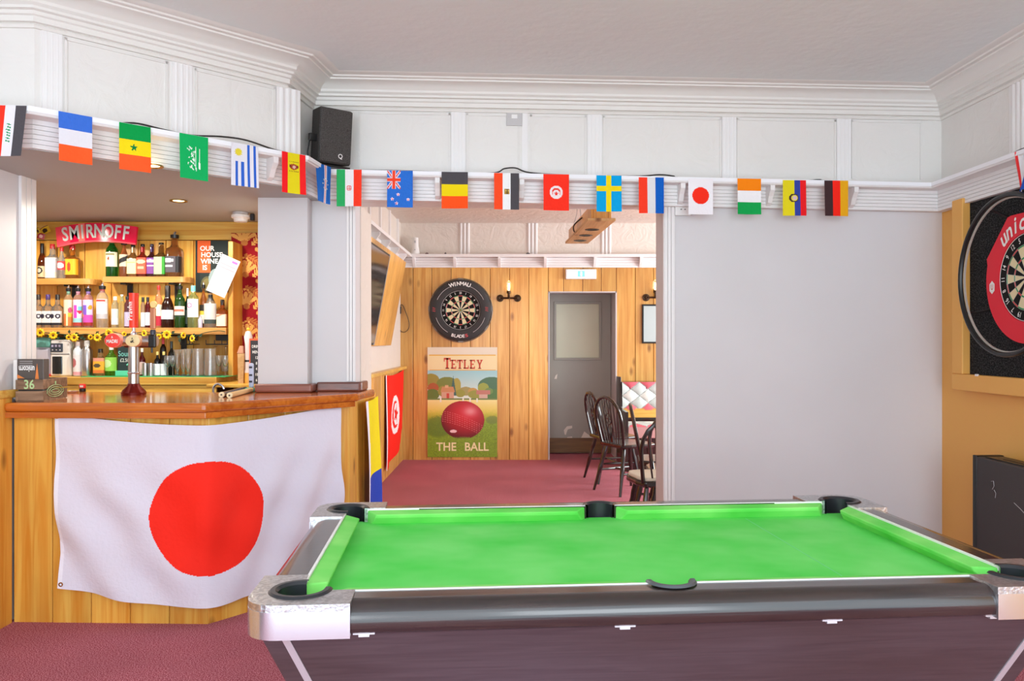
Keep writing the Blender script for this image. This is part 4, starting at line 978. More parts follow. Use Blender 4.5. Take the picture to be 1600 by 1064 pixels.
for i, (cx, cc) in enumerate(((60, (44, 34, 34)), (75, (74, 48, 120)), (90, (36, 32, 34)))):
    bottle(('dark-capped gin bottle with a white label half hidden by the wall', 'purple-capped gin bottle with a white printed label', 'black-capped gin bottle with a white label next to the tall fruit vodkas')[i], cx, 15, 460, ZM, YM, 512, (206, 200, 190), 'square', (cc, .16), (.08, .5, [(0, (228, 226, 226)), (.85, (40, 40, 46))], [('e', .3, .36, .14, .17, (52, 48, 66)), ('e', .68, .36, .17, .17, (52, 48, 66)), ('e', .68, .36, .07, .08, (220, 220, 226))]))
bottle('tall fruit spirit bottle with a teal neck', 107, 13, 446, ZM, YM, 512, (226, 206, 180), 'tall', ((40, 40, 44), .08), (.05, .66, [(0, (224, 216, 190)), (.55, (214, 120, 66))], [('e', .8, .4, .2, .1, (226, 80, 110)), ('e', .75, .58, .2, .1, (230, 180, 60)), ('r', .5, .62, 0, 1, (250, 244, 180))]), True, neck=((130, 200, 180), .78, .9))
bottle('tall fruit spirit bottle with a pink and turquoise label', 122, 14, 446, ZM, YM, 512, (220, 190, 190), 'tall', ((40, 40, 44), .08), (.05, .66, [(0, (232, 206, 226)), (.7, (150, 206, 214)), (.86, (170, 60, 50))], [('r', .35, .6, .2, .7, (232, 70, 190)), ('e', .78, .45, .18, .08, (214, 40, 70)), ('r', .65, 1, .25, .4, (110, 190, 200))]), True, neck=((230, 160, 190), .78, .9))
bottle('tall fruit spirit bottle with a violet and magenta label', 138, 15, 446, ZM, YM, 512, (224, 180, 200), 'tall', ((40, 40, 44), .08), (.05, .66, [(0, (214, 196, 232)), (.6, (206, 80, 180)), (.88, (150, 46, 40))], [('r', .2, .55, .2, .6, (130, 90, 206)), ('e', .8, .3, .16, .09, (236, 150, 40)), ('e', .15, .6, .14, .08, (240, 190, 50))]), True, neck=((150, 120, 210), .78, .9))
bottle('clear vodka bottle with a red neck and pourer', 160, 17, 442, ZM, YM, 512, CL, 'tall', ((40, 40, 44), .08), (.2, .64, [(0, (232, 214, 212)), (.2, (232, 230, 236)), (.75, (190, 188, 196))], [('r', .15, .85, .05, .14, (214, 60, 56))]), True, neck=((176, 40, 48), .78, .9))
bottle('clear liqueur bottle with a white ball stopper', 180, 11, 463, ZM, YM, 512, (222, 232, 214), 'tube', ((236, 234, 232), .12), (.1, .6, [(0, (214, 222, 214)), (.6, (232, 236, 236))], None), capr=.5)
bottle('slim pale bottle with a white cap left of the red tap handle', 190.5, 10, 460, ZM, YM, 512, (228, 226, 170), 'tube', ((236, 236, 232), .2), None, capr=.42)
bottle('narrow dark bottle just behind the red tap handle', 199, 9, 463, ZM, YM, 512, (120, 80, 110), 'tube', ((24, 22, 24), .1), (.05, .5, [(0, (186, 176, 206))], None), capr=.6)
bottle('thin bottle with a silver label right of the red tap handle', 223.5, 7, 464, ZM, YM, 512, (190, 180, 170), 'tube', ((30, 28, 30), .16), (.04, .5, [(0, (206, 208, 216))], None), capr=.6)
bottle('thin dark red bottle beside the copper tap handle', 231, 8, 464, ZM, YM, 512, (110, 24, 32), 'tube', ((30, 28, 30), .14), (.08, .5, [(0, (214, 216, 224))], None), capr=.55)
bottle('clear bottle with a red cap and pink base', 248, 11, 446, ZM, YM, 512, (232, 190, 160), 'tall', ((222, 44, 40), .1), (.05, .55, [(0, (236, 224, 196)), (.55, (180, 40, 60))], None))
bottle('bulbous dark brown liqueur bottle with a grey white label', 262, 19, 446, ZM, YM, 512, (58, 30, 22), 'flask', ((30, 22, 22), .3), (.2, .42, [(0, (222, 220, 228))], None))
bottle('green vermouth bottle with a red and cream label and pourer', 281, 16, 442, ZM, YM, 512, (44, 84, 30), 'wine', ((30, 28, 26), .1), (.24, .48, [(0, (236, 214, 200))], [('r', .1, .9, .3, .5, (226, 110, 90)), ('r', 0, 1, .85, 1, (36, 60, 40))]), True)
bottle('dark green bottle with a white foil neck', 293, 7.5, 450, ZM, YM+.03, 512, (24, 44, 30), 'wine', ((226, 226, 230), .2), (.1, .45, [(0, (60, 70, 66))], None), capr=.42)
bottle('white and green liqueur bottle with a turquoise cap', 302, 17, 446, ZM, YM, 512, (196, 220, 150), 'tall', ((120, 200, 206), .14), (.25, .68, [(0, (232, 236, 240))], [('e', .35, .35, .22, .14, (206, 120, 160)), ('e', .35, .35, .14, .09, (236, 226, 236))]))
bottle('small lilac can between the turquoise-capped and silver bottles', 313, 7, 494, ZM, YM, 512, solid((206, 196, 214)), 'tube', ((190, 180, 200), .1), None, capr=.5)
bottle('amber bottle with a black and yellow label behind the silver bottle', 318, 11, 440, ZM, YM+.04, 512, (190, 130, 70), 'round', ((30, 28, 28), .1), (.1, .5, [(0, (50, 44, 40)), (.35, (226, 196, 70)), (.55, (236, 224, 206))], None), True)
bottle('frosted silver spirit bottle with a black pourer', 329, 19, 449, ZM, YM, 512, (214, 208, 200), 'flask', ((30, 28, 30), .1), (.1, .6, [(0, (206, 200, 196)), (.8, (60, 70, 66))], None), True, neck=((30, 30, 32), .66, .82))
bottle('square amaretto bottle with a cream label at the right end', 347.5, 15, 468, ZM, YM, 512, (206, 110, 40), 'square', ((40, 26, 20), .2), (.06, .48, [(0, (236, 214, 186))], [('d', .2, .35, (206, 130, 100))]))
# lower counter
bottle('white aluminium bottle with a red smudge beside the cocktail shaker', 121.5, 13, 535, ZL2, YLc, 588, solid((214, 220, 228), .25), 'tube', ((226, 210, 206), .12), (.02, .62, [(0, (222, 224, 232)), (.85, (214, 160, 176))], [('e', .3, .4, .25, .22, (190, 110, 116))]), capr=.5)
bottle('brushed silver bottle-shaped cocktail shaker', 136, 16, 533, ZL2, YLc, 588, steel, 'tube', ((206, 204, 202), .3), None, capr=.5)
bottle('tall slim bottle beside the white coffee machine', 114, 5, 533, ZL, YLc+.05, 588, (200, 196, 170), 'tube', ((200, 200, 196), .2), None)
bottle('orange label rum bottle with a dark cap', 157, 17, 546, ZL2, YLc, 588, (226, 196, 140), 'square', ((34, 28, 24), .14), (.1, .66, [(0, (226, 150, 130)), (.22, (240, 176, 60)), (.8, (232, 120, 60))], [('e', .45, .5, .2, .13, (90, 76, 60))]))
bottle('bright green liqueur bottle with a white cap', 174, 18, 540, ZL2, YLc, 588, (120, 200, 40), 'round', ((226, 232, 226), .16), (.16, .6, [(0, (150, 210, 90))], [('e', .35, .45, .3, .3, (206, 236, 170))]), capr=.36)
bottle('dark red bottle behind the beer font column', 222, 10, 545, ZL2, YLc, 588, (130, 24, 28), 'round', ((226, 220, 214), .14), (.05, .5, [(0, (214, 180, 176))], None))
for i, cx in enumerate((246, 256)): bottle(('small wine bottle with a white label nearer the steel cups', 'small wine bottle with a white label nearer the glasses')[i], cx, 9.5, 550, ZL2, YLc-.03, 588, (26, 24, 24), 'wine', ((222, 200, 120), .14), (.03, .5, [(0, (228, 230, 236))], None))
bottle('dark bottle with a red foil top behind the small wine bottles', 255, 10, 524, ZL2, YLc+.08, 588, (40, 26, 20), 'wine', ((224, 60, 60), .3), None)
bottle('dark bottle half hidden behind the stemmed glasses', 268, 10, 535, ZL2, YLc+.08, 588, (34, 34, 30), 'wine', ((60, 70, 66), .2), None)
for i, cx in enumerate((227, 236)):
    r = 4.3*YLc/F; H = 20*YLc/F
    t = tag(MB().lathe([(1e-4, 0), (r*.85, 0), (r, H), (r*.93, H), (r*.8, .006), (1e-4, .006)], 20, None).build('steel_cup', steel, smooth=True, loc=(X_(cx, YLc-.05), YLc-.05, ZL2)), ('brushed steel cup nearer the beer font', 'brushed steel cup nearer the small wine bottles')[i], 'cup', 'steel cups on the back counter')
# glasses
def tumbler(lbl, cx, w_, ytop, prof, Y=YLc-.02, name='glass', yb=588):
    s_ = Y/F; r = w_/2*s_; H = (yb-ytop)*s_
    tag(MB().lathe([(max(1e-4, a*r), b*H) for a, b in prof], 22, None, cap=False).build(name, thin, smooth=True, loc=(X_(cx, Y), Y, ZL2), angle=60), lbl, 'glass', 'glasses on the back counter')
WG = [(1e-4, 0), (.7, 0), (.7, .02), (.1, .05), (.08, .42), (.5, .5), (.95, .7), (1, .85), (.9, 1), (.86, 1), (.95, .85), (.9, .71), (.45, .53), (1e-4, .48)]
HG = [(1e-4, 0), (.75, 0), (.75, .03), (.2, .08), (.55, .3), (.7, .5), (.62, .7), (1, 1), (.95, 1), (.58, .7), (.64, .5), (.5, .32), (1e-4, .16)]
JG = [(1e-4, 0), (1, 0), (1, .04), (.86, .9), (.9, 1), (.85, 1), (.8, .9), (.93, .05), (1e-4, .04)]
for i, cx in enumerate((262, 270)): tumbler(('round stemmed glass beside the small wine bottles', 'round stemmed glass beside the tall hurricane glasses')[i], cx, 11, 556, WG, YLc-.06)
for i, cx in enumerate((277, 286.5, 294)): tumbler(('first tall hurricane glass right of the stemmed glasses', 'middle one of three tall hurricane glasses', 'tall hurricane glass beside the glass jugs')[i], cx, 12.5, 547-i*1, HG, YLc-.02-.03*i)
for i, cx in enumerate((309, 328.5)): tumbler(('left glass jug standing on the green mat', 'right glass jug standing on the green mat')[i], cx, 20, 545, JG, YLc-.06, 'glass_jug')
for i, cx in enumerate((342, 352)): tumbler(('wine glass beside the right jug', 'wine glass nearest the pine post')[i], cx, 9.5, 556, WG, YLc-.03, 'wine_glass')
# hanging glass racks under the middle shelf
for i, (a, b, l_) in enumerate(((282, 301, 'left black wire glass rack under the middle shelf'), (322, 355, 'right black wire glass rack under the middle shelf'))):
    Y = 5.47; x0, x1 = X_(a, Y), X_(b, Y); z = Z_(538, Y); t = thing('glass_rack', l_, 'rack', ((x0+x1)/2, Y, ZM-.045), 0, 'wire glass racks'); L = (x1-x0)/2; dz = z-(ZM-.045)
    for q in (-1, -.2, .5, 1): MB().tube([(q*L, 0, dz+.03), (q*L, 0, dz), (q*L, .12, dz)], .003, 5).build('rail_wire', black_sat, t)
    MB().box(-L, L, -.004, .004, dz-.004, dz+.004).build('front_bar', black_sat, t)
    MB().box(-L*.4, L, .06, .1, dz+.025, 0).build('mount', black_sat, t)
for i, cx in enumerate((336, 351)):
    Y = 5.5; s_ = Y/F; z0 = Z_(541, Y)
    tag(MB().lathe([(.022, 0), (.003, -.006), (.003, -.06), (.022, -.085), (.034, -.13), (.028, -.17), (.0265, -.17), (.032, -.13), (.02, -.088), (1e-4, -.072)], 18, None, cap=False).build('wine_glass', thin, smooth=True, loc=(X_(cx, Y), Y+.02*i, z0), angle=60), ('stemmed glass hanging upside down from the rack, left one', 'stemmed glass hanging upside down from the rack, right one')[i], 'glass', 'glasses on the back counter')
# machines on the left of the counter
Y = YLc+.03
def bx(t, name, a, b, c, d, y0, y1, mat, bev=.004, Yr=None):
    Yr = Yr or Y; lx = t.location.x
    return MB().box(X_(a, Yr)-lx, X_(b, Yr)-lx, y0, y1, Z_(d, Yr)-t.location.z, Z_(c, Yr)-t.location.z).build(name, mat, t, bevel=bev)
t = thing('ice_dispenser', 'grey and teal countertop dispenser half hidden by the left wall', 'dispenser', (X_(64, Y), Y, ZL))
MB().box(-.12, .062, 0, .2, 0, .2).build('body', solid((168, 168, 184), .4), t, bevel=.012)
bx(t, 'top_cover', 40, 79, 527, 543, -.005, .2, solid((104, 176, 168)), .01); bx(t, 'front_panel', 58, 76, 546, 572, -.012, .002, solid((186, 184, 200), .4), .006)
bx(t, 'drip_tray', 60, 80, 584, 588, -.05, .02, solid((214, 62, 62)), .004)
Y2 = YLc+.02
t = thing('coffee_machine', 'white pod coffee machine with dark window and keypad', 'coffee machine', (X_(95, Y2), Y2, ZL))
hw = 17*Y2/F; H = 57*Y2/F
MB().prism([(-hw, 0), (hw, 0), (hw, .2), (-hw, .2)], 0, H, top=[(-hw*.97, 0), (hw*.78, 0), (hw*.78, .2), (-hw*.97, .2)]).build('body', white_pl, t, bevel=.012, seg=3)
MB().box(-hw*.94, hw*.2, -.006, .004, H*.66, H*.9).build('keypad', solid((62, 72, 88)), t, bevel=.012)
for i in range(3): MB().lathe([(.004, 0), (.004, .002)], 10, Matrix.Translation((-hw*.7+i*hw*.34, -.006, H*.72)) @ Matrix.Rotation(PI/2, 4, 'X')).build('button', white_pl, t)
for i in range(3): MB().box(-hw*.8+i*hw*.32, -hw*.62+i*hw*.32, -.008, -.005, H*.8, H*.86).build('button', solid((190, 186, 220)), t)
MB().box(-hw*.96, hw*.8, -.003, .002, H*.6, H*.615).build('seam', black, t)
mb = MB(); n = 12; w2 = hw*.62
mb.lathe([(w2, 0), (w2, H*.48)], 24, Matrix.Translation((-hw*.32, .018, H*.06)) @ Matrix.Diagonal((1, .62, 1, 1))); mb.build('window', M_('smoked window', S(30, 32, 32), .12), t, True)
# chalk sign
t = thing('chalk_sign', 'small chalkboard sign on a mint green stand', 'sign', (X_(196, YLc), YLc, ZL2))
MB().box(X_(184, YLc)-t.location.x, X_(208, YLc)-t.location.x, 0, .012, Z_(579, YLc)-ZL2, Z_(541, YLc)-ZL2).build('board', solid((34, 50, 52), .8), t)
MB().box(X_(182, YLc)-t.location.x, X_(208, YLc)-t.location.x, -.02, .03, 0, Z_(579, YLc)-ZL2).build('stand', solid((96, 206, 170)), t, bevel=.003)
mb = MB(); put_text(mb, 'Sour', Matrix.Translation((-.01, -.002, Z_(553, YLc)-ZL2)) @ WALLM, .05, .8); mb.build('chalk_lettering', solid((130, 206, 200)), t)
mb = MB(); put_text(mb, '£2.50', Matrix.Translation((-.005, -.002, Z_(563, YLc)-ZL2)) @ WALLM, .034, .8); mb.build('chalk_price', white_ink, t)
MB().tube([(.01, -.002, .07), (.035, -.002, .09)], .005, 5).build('chalk_arrow', solid((130, 226, 200)), t)

# flower garland
yel = M_('yellow petals', S(246, 200, 24), .6); brn = M_('flower centre', S(92, 34, 14), .8); leaf = M_('dark green leaf', S(40, 62, 40), .7)
Yg = 5.375
gt = thing('sunflower_garland', 'garland of yellow artificial sunflowers strung under the middle shelf', 'garland', (-2.6, Yg, Z_(522, Yg)))
def flower(px, py, rp, yaw=0, tilt=0):
    r = rp*Yg/F; p = at(px, py, Yg)-Vector(gt.location)
    M = Matrix.Translation(p) @ Matrix.Rotation(yaw, 4, 'Z') @ Matrix.Rotation(tilt, 4, 'X'); mb = MB()
    for i in range(9):
        Q = M @ Matrix.Rotation(i*2*PI/9, 4, 'Y')
        mb.add([(-.12*r, -.004, .2*r), (.12*r, -.004, .2*r), (.3*r, -.012, .65*r), (0, -.006, 1.02*r), (-.3*r, -.012, .65*r), (0, -.016, .6*r)], [(0, 1, 5), (1, 2, 5), (2, 3, 5), (3, 4, 5), (4, 0, 5)], Q)
    f = mb.build('flower', yel, gt)
    MB().ball((0, 0, 0), .24*r, 8).build('flower_centre', brn, f).matrix_local = M @ Matrix.Translation((0, -.012, 0)) @ Matrix.Diagonal((1, .5, 1, 1))
for a in ((64, 520, 7.5), (83, 524, 6.8, .5), (106, 527, 5, 1.0), (117, 527.5, 7.5), (140, 527, 5, 1.1), (153, 527.5, 7.2), (171, 520.5, 7.2), (193, 522, 4.5, .9), (227, 521, 6.5, -.4), (248, 526, 5, .6), (261.5, 523, 7.8), (285, 524, 6, 1.15), (302, 529, 6.5, -.5)): flower(*a)
mb = MB(); mb.tube(smooth_pts([at(px, py, Yg+.015)-Vector(gt.location) for px, py in ((40, 515), (64, 519), (95, 522), (117, 524), (135, 522), (153, 525), (171, 518), (195, 522), (227, 519), (261, 521), (285, 522), (302, 526), (320, 520), (340, 517), (352, 518))]), .003, 5); mb.build('vine', leaf, gt)
rnd = random.Random(5)
mb = MB()
for px in range(50, 310, 7):
    p = at(px+rnd.random()*4, 521+rnd.random()*7, Yg+.01)-Vector(gt.location); M = Matrix.Translation(p) @ Matrix.Rotation(rnd.random()*6, 4, 'Y'); r = .03
    mb.add([(0, 0, 0), (.35*r, -.004, .5*r), (0, 0, r), (-.35*r, -.004, .5*r)], [(0, 1, 2, 3)], M)
mb.build('leaves', leaf, gt)['kind'] = 'stuff'

# sign, posters, cloth, sheet
Ys = 5.52
def arch_y(u): return 372.5-9.5*math.sin(PI*(.1+.75*u))-1.2*u
zs0 = Z_(366, Ys)
t = thing('arched_sign', 'arched glossy red bar sign with silver letters above the bottles', 'sign', (X_(150, Ys), Ys, zs0))
def sg(u, v, off=0): px = 88+125*u+(v-.5)*2*(u-.5)*-3; py = arch_y(u)+(v-.5)*(31-3*u)+1.5; return Vector((X_(px, Ys)-t.location.x, -.03*math.sin(PI*u)-off, Z_(py, Ys)-zs0))
def sg_col(U, V): p = PT(U, V, (226, 20, 70)); p.rect(0, .18, 0, 1, (240, 70, 90)).rect(.3, .38, 0, 1, (250, 120, 110)).rect(0, 1, .9, 1, (240, 90, 100)); return p.c  # paler bands paint the light reflected on the gloss into the red
paint('sign_face', 60, 12, sg, sg_col, glossprint, t)
back = MB(); n = 30; vs = []
for i in range(n+1): vs += [sg(i/n, 0)+Vector((0, .002, 0)), sg(i/n, 1)+Vector((0, .002, 0)), sg(i/n, 1)+Vector((0, .02, 0)), sg(i/n, 0)+Vector((0, .02, 0))]
back.add(vs, [(i*4+a, i*4+(a+1) % 4, i*4+4+(a+1) % 4, i*4+4+a) for i in range(n) for a in range(4)]).build('sign_tray', red_pl, t)
mb = MB()
for i, ch in enumerate('SMIRNOFF'):
    u = (.125, .25, .355, .45, .565, .675, .785, .88)[i]; p = sg(u, .47, .004); q = sg(u+.01, .47, .004); a = math.atan2(q.z-p.z, q.x-p.x)
    put_text(mb, ch, Matrix.Translation(p) @ WALLM @ Matrix.Rotation(a, 4, 'Z'), .128, .74, .02)
mb.build('sign_lettering', silver_ink, t)
# snack cards
for i, (a, b, w_, h_, rot, c1, c2, l_) in enumerate(((71, 360, 15, 11, -.5, (232, 190, 40), (60, 40, 30), 'yellow snack card tilted behind the amber whisky'), (65, 369, 11, 9, .25, (170, 40, 60), (236, 190, 190), 'red snack packet hanging below the yellow card'), (60, 361, 6, 9, -.4, (222, 190, 60), (80, 50, 30), 'yellow snack card cut off by the white wall trim'))):
    Yk = 5.6-.02*i; s_ = Yk/F
    o = paint('snack_packet', 16, 12, lambda u, v: ((u-.5)*w_*s_, -.006*math.sin(u*PI)-.004, (.5-v)*h_*s_), lambda U, V: PT(U, V, c1).ell(.5, .55, .28, .3, c2).rect(0, 1, 0, .12, (110, 30, 40)).c, glossprint)
    o.location = at(a, b, Yk); o.rotation_euler = (0, -rot*-1, 0); tag(o, l_, 'snack packet')
# wine poster
Yp = Yb-.012
def wine_col(U, V):
    p = PT(U, V, (30, 42, 40)); p.rect(.06, .46, 0, .62, (232, 96, 40)).ell(.36, .86, .2, .16, (96, 92, 60)).ell(.36, .86, .15, .12, (130, 120, 70)).ell(.62, .75, .22, .2, (150, 170, 170)).ell(.66, .77, .16, .14, (40, 60, 60)); return p.c
t = thing('wine_poster', 'dark house wine poster with an orange block behind the bottles', 'poster', (X_(331, Yp), Yp, Z_(416, Yp)))
s_ = Yp/F
paint('poster_sheet', 50, 80, lambda u, v: ((u-.5)*51*s_, 0, (.5-v)*80*s_), wine_col, paper, t)
for i, tx_ in enumerate(('OUR', 'HOUSE', 'WINE', 'IS')):
    mb = MB(); put_text(mb, tx_, Matrix.Translation(((len(tx_)*3.65-18.2)*s_, -.002, (27.5-i*10)*s_)) @ WALLM, 10.5*s_*1.0, 1, .025); mb.build('poster_lettering', white_ink, t)
# red patterned fabric
Yd = 5.6
def fab_col(U, V):
    p = PT(U, V, (140, 20, 30)); gold = (212, 156, 84); gd = (176, 108, 56); A4 = 3.9
    def frond(x, y, a, L, c):
        ca, sa = math.cos(a), math.sin(a)
        for j in range(9):
            t = j/8*L; w = .16*math.sin(PI*(.12+.8*j/8)); bx_, by__ = x+t*ca, y+t*sa/A4
            for s in (-1, 1): p.line(bx_, by__, bx_+w*math.cos(a+s*.9), by__+w*math.sin(a+s*.9)/A4, .02, A4, c)
        p.line(x, y, x+L*ca, y+L*sa/A4, .018, A4, c)
    def bloom(x, y, r):
        for j in range(5):
            a = -2.6+j*.5; p.line(x, y, x+r*math.cos(a), y+r*math.sin(a)/A4, .05, A4, gold); p.line(x+.3*r*math.cos(a+.2), y+.3*r*math.sin(a+.2)/A4, x+r*math.cos(a+.24), y+r*math.sin(a+.24)/A4, .008, A4, (150, 60, 40))
        p.ell(x, y+.012, .09, .02, gd)
    for k in range(5):
        y0 = k*.22-.02
        frond(.5, y0+.1, -.75, .6, gold); frond(.3, y0+.17, .55, .6, gd); bloom(.3, y0+.075, .3); bloom(.85, y0+.17, .28)
        for j in range(7): a = j*.9; p.ell(.28+.1*math.cos(a), y0+.21+.02*math.sin(a), .035, .008, gold)
    return p.c
fz0, fz1 = Z_(590, Yd), Z_(364, Yd)
o = paint('fabric_panel', 60, 220, lambda u, v: (X_(361, Yd)+u*.29+.05*(1-u)*v, Yd+.01*math.sin(u*7), fz1+(fz0-fz1)*v), fab_col, cloth); tag(o, 'red fabric panel with gold floral pattern beside the bar shelves', 'fabric')
# papers pinned on the post
s_ = 5.40/F
o = paint('paper_sheet', 24, 34, lambda u, v: ((u-.5)*31*s_, -.004*math.sin(u*2.5+v), (.5-v)*62*s_), lambda U, V: PT(U, V, (206, 199, 206)).rect(.62, .9, .06, .13, (170, 90, 160)).rect(.1, .9, .22, .235, (150, 140, 150)).rect(.1, .9, .3, .315, (150, 140, 150)).rect(.1, .9, .38, .395, (150, 140, 150)).rect(.1, .9, .55, .565, (190, 180, 190)).c, paper)
o.location = at(349, 431, 5.38); o.rotation_euler = (0, math.radians(24), 0); tag(o, 'white price sheet pinned crookedly on the shelf post', 'paper')
# things at the right end of the bar
YR = 5.2
tag(MB().prism([(-1.9, 5.05), (X_(400, 5.0), 4.97), (-1.42, 5.3), (-1.42, 5.6), (-1.9, 5.6)], Z_(606, 5.0), Z_(601, 5.0)).build('pine_ledge', pine_x, bevel=.004), 'low pine ledge behind the counter beside the pillar', 'ledge')
zl_ = Z_(601, 5.0)
s_ = YR/F
t = thing('wooden_club', 'white painted wooden club with a yellow tip beside the pillar', 'club', (X_(388, YR), YR, zl_))
MB().lathe([(1e-4, .0), (6*s_, 0), (6*s_, 20*s_), (5.2*s_, 20*s_), (5*s_, 60*s_), (6.5*s_, 72*s_), (4*s_, 80*s_), (1e-4, 82*s_)], 18).build('shaft', solid((226, 218, 214), .4), t, True)
MB().ball((0, 0, 84*s_), 2.6*s_).build('tip', solid((236, 190, 50)), t, True)
MB().lathe([(6.1*s_, 0), (6.1*s_, 16*s_)], 18).build('foot_band', solid((226, 170, 70)), t, True)
MB().lathe([(5.25*s_, 33*s_), (5.25*s_, 36*s_)], 18).build('dark_band', black, t, True)
t = thing('wooden_stake', 'rough pine stake standing beside the white club', 'stake', (X_(378.5, YR), YR-.02, zl_))
MB().prism([(-4*s_, -.01), (4*s_, -.01), (4*s_, .01), (-4*s_, .01)], 0, 46*s_, top=[(-5*s_, -.01), (5*s_, -.01), (5*s_, .01), (-5*s_, .01)]).build('shaft', light_wood, t)
MB().prism([(-6*s_, -.012), (4*s_, -.012), (4*s_, .012), (-6*s_, .012)], 46*s_, 58*s_, top=[(-2*s_, -.012), (3*s_, -.012), (3*s_, .012), (-2*s_, .012)]).build('carved_head', solid((206, 150, 120)), t, bevel=.004)
t = thing('menu_board', 'black menu board with an orange border next to the pillar', 'sign', (X_(400, 5.08), 5.08, CT))
zz0 = Z_(606, 5.08)-CT; zz1 = Z_(529, 5.08)-CT
MB().box(-.042, .06, 0, .012, zz0, zz1).build('border', solid((226, 96, 50)), t); MB().box(-.034, .06, -.003, .002, zz0, zz1-.012).build('board', solid((44, 40, 42)), t)
mb = MB()
for i in range(7): put_text(mb, ('DRINK', 'MENU', '12', '8', '4', '10', '6')[i], Matrix.Translation((.004, -.004, zz1-.05-.035*i)) @ WALLM, .024, .8, .02)
mb.build('board_lettering', white_ink, t)
Yk = 4.83; s_ = Yk/F
t = thing('patterned_bottle_opener', 'blue and white patterned upright opener on a teal base', 'opener', (X_(397, Yk), Yk-.05, CT))
MB().box(-8*s_, 7*s_, -.03, .02, 0, 6*s_).build('base', solid((70, 160, 130)), t, bevel=.004)
MB().prism([(x*s_, 0) for x in ()] or [(-3.8*s_, -.012), (3.8*s_, -.012), (3.8*s_, .012), (-3.8*s_, .012)], 6*s_, 44*s_).build('shaft', solid((186, 190, 216)), t, bevel=.01)
for z in (14, 24, 36): MB().box(-2.6*s_, 2.2*s_, -.0135, -.011, z*s_, (z+3)*s_).build('motif', solid((40, 40, 56)), t)
# cue butts lying on the counter
for i, (a, b, a2, b2, l_) in enumerate(((346, 618, 383, 608, 'wooden stick lying on the counter, the left one of two'), (358.5, 619, 393, 609.5, 'wooden stick lying on the counter, the right one of two'))):
    def cp_(px, py): Yq = (HC-CT-.012)*F/(py-CY); return Vector((X_(px, Yq), Yq, CT+.0145))
    p, q = cp_(a, b-.5), cp_(a2, b2)
    tt = thing('wooden_stick', l_, 'stick', p, 0, 'sticks on the counter')
    MB().tube([(0, 0, 0), (q-p)], [.0145, .0125], 14).build('stick_body', light_wood if i else dark_wood, tt, True); d = (q-p).normalized()
    MB().tube([-d*.002, d*.012], .0147, 14).build('end_ring', solid((232, 214, 170)), tt, True)
    MB().tube([-d*.003, d*.001], .005, 8).build('end_dot', solid((70, 50, 36)), tt)
# swan tap behind the counter
Yt = 4.95
t = thing('swan_tap', 'curved chrome tap behind the counter', 'tap', (X_(333, Yt), Yt, .9))
pts = [(0, 0, 0), (0, 0, Z_(612, Yt)-.9), (.008, 0, Z_(603, Yt)-.9), (.03, 0, Z_(600, Yt)-.9), (.055, 0, Z_(603, Yt)-.9), (.066, 0, Z_(608, Yt)-.9)]
MB().tube(smooth_pts(pts), .007, 8).build('spout', chrome, t, True); MB().lathe([(.025, -.9), (.025, .0), (.012, .02)], 14).build('tap_base', steel, t, True)

# ---------------------------------------------------------------- on the counter: beer font, crate
def onc(px, py): Yq = (HC-CT)*F/(py-CY); return Vector((X_(px, Yq), Yq, CT))
p = onc(209, 617); s_ = p.y/F
bf = thing('beer_font', 'steel T-shaped beer font with three tap handles on the counter', 'beer font', p)
MB().lathe([(1e-4, 0), (18*s_, 0), (18.5*s_, 4*s_), (16*s_, 8*s_), (10*s_, 14*s_), (8.6*s_, 18*s_)], 28).build('base', M_('dark red enamel', S(112, 26, 20), .15, .4), bf, True)
MB().lathe([(8.2*s_, 14*s_), (8.2*s_, 33*s_)], 28).build('lower_column', steel, bf, True)
MB().lathe([(8.6*s_, 33*s_), (9.2*s_, 34.5*s_), (8.6*s_, 36*s_)], 28).build('collar', chrome, bf, True)
MB().lathe([(8*s_, 36*s_), (8*s_, 80*s_)], 28).build('column', steel, bf, True)
MB().tube([(-28*s_, 0, 84*s_), (36*s_, 0, 84*s_)], 8*s_, 20).build('crossbar', steel, bf, True)
MB().tube([(-14*s_, 0, 77*s_), (32*s_, 0, 77*s_)], 3*s_, 8).build('lower_trim', solid((80, 20, 24)), bf, True)
MX = Matrix.Rotation(PI/2, 4, 'X')
def lens(px, py, rx, ry, col, rim, name, yo=-13):
    M = Matrix.Translation(((px-209)*s_, yo*s_, (617-py)*s_)) @ Matrix.Diagonal((rx*s_, 1, ry*s_, 1)) @ MX
    l = MB().lathe([(1.0, -12*s_), (1.0, 0), (.96, 1.5*s_)], 32, M).build(name, rim, bf, True)
    MB().lathe([(.93, 1.6*s_), (.5, 2.6*s_), (1e-4, 2.9*s_)], 32, M, cap=False).build('lens_face', col, l, True); return l
l = lens(183, 532, 13, 11.3, solid((238, 66, 54)), solid((246, 150, 130)), 'red_lens')
mb = MB(); put_text(mb, 'MADRI', Matrix.Translation((-26*s_, -16.2*s_, 83.5*s_)) @ WALLM, 7.4*s_, .78, .03); put_text(mb, 'A', Matrix.Translation((-26*s_, -16.2*s_, 90*s_)) @ WALLM, 5*s_, .8, .03); mb.build('lens_lettering', white_ink, l)
l = lens(214, 532.5, 11.8, 9.5, solid((232, 214, 160)), solid((226, 170, 130)), 'cream_lens')
mb = MB(); put_text(mb, 'A', Matrix.Translation((5*s_, -16.3*s_, 88*s_)) @ WALLM, 4*s_, 1, .02); put_text(mb, 'aK', Matrix.Translation((5*s_, -16.3*s_, 83.5*s_)) @ WALLM, 5.5*s_, .9, .05); mb.build('lens_lettering', dark_ink, l)
MB().lathe([(5*s_, 90*s_), (4.5*s_, 97*s_), (2.5*s_, 99*s_), (2.5*s_, 106*s_)], 16).build('handle_stem', chrome, bf, True)
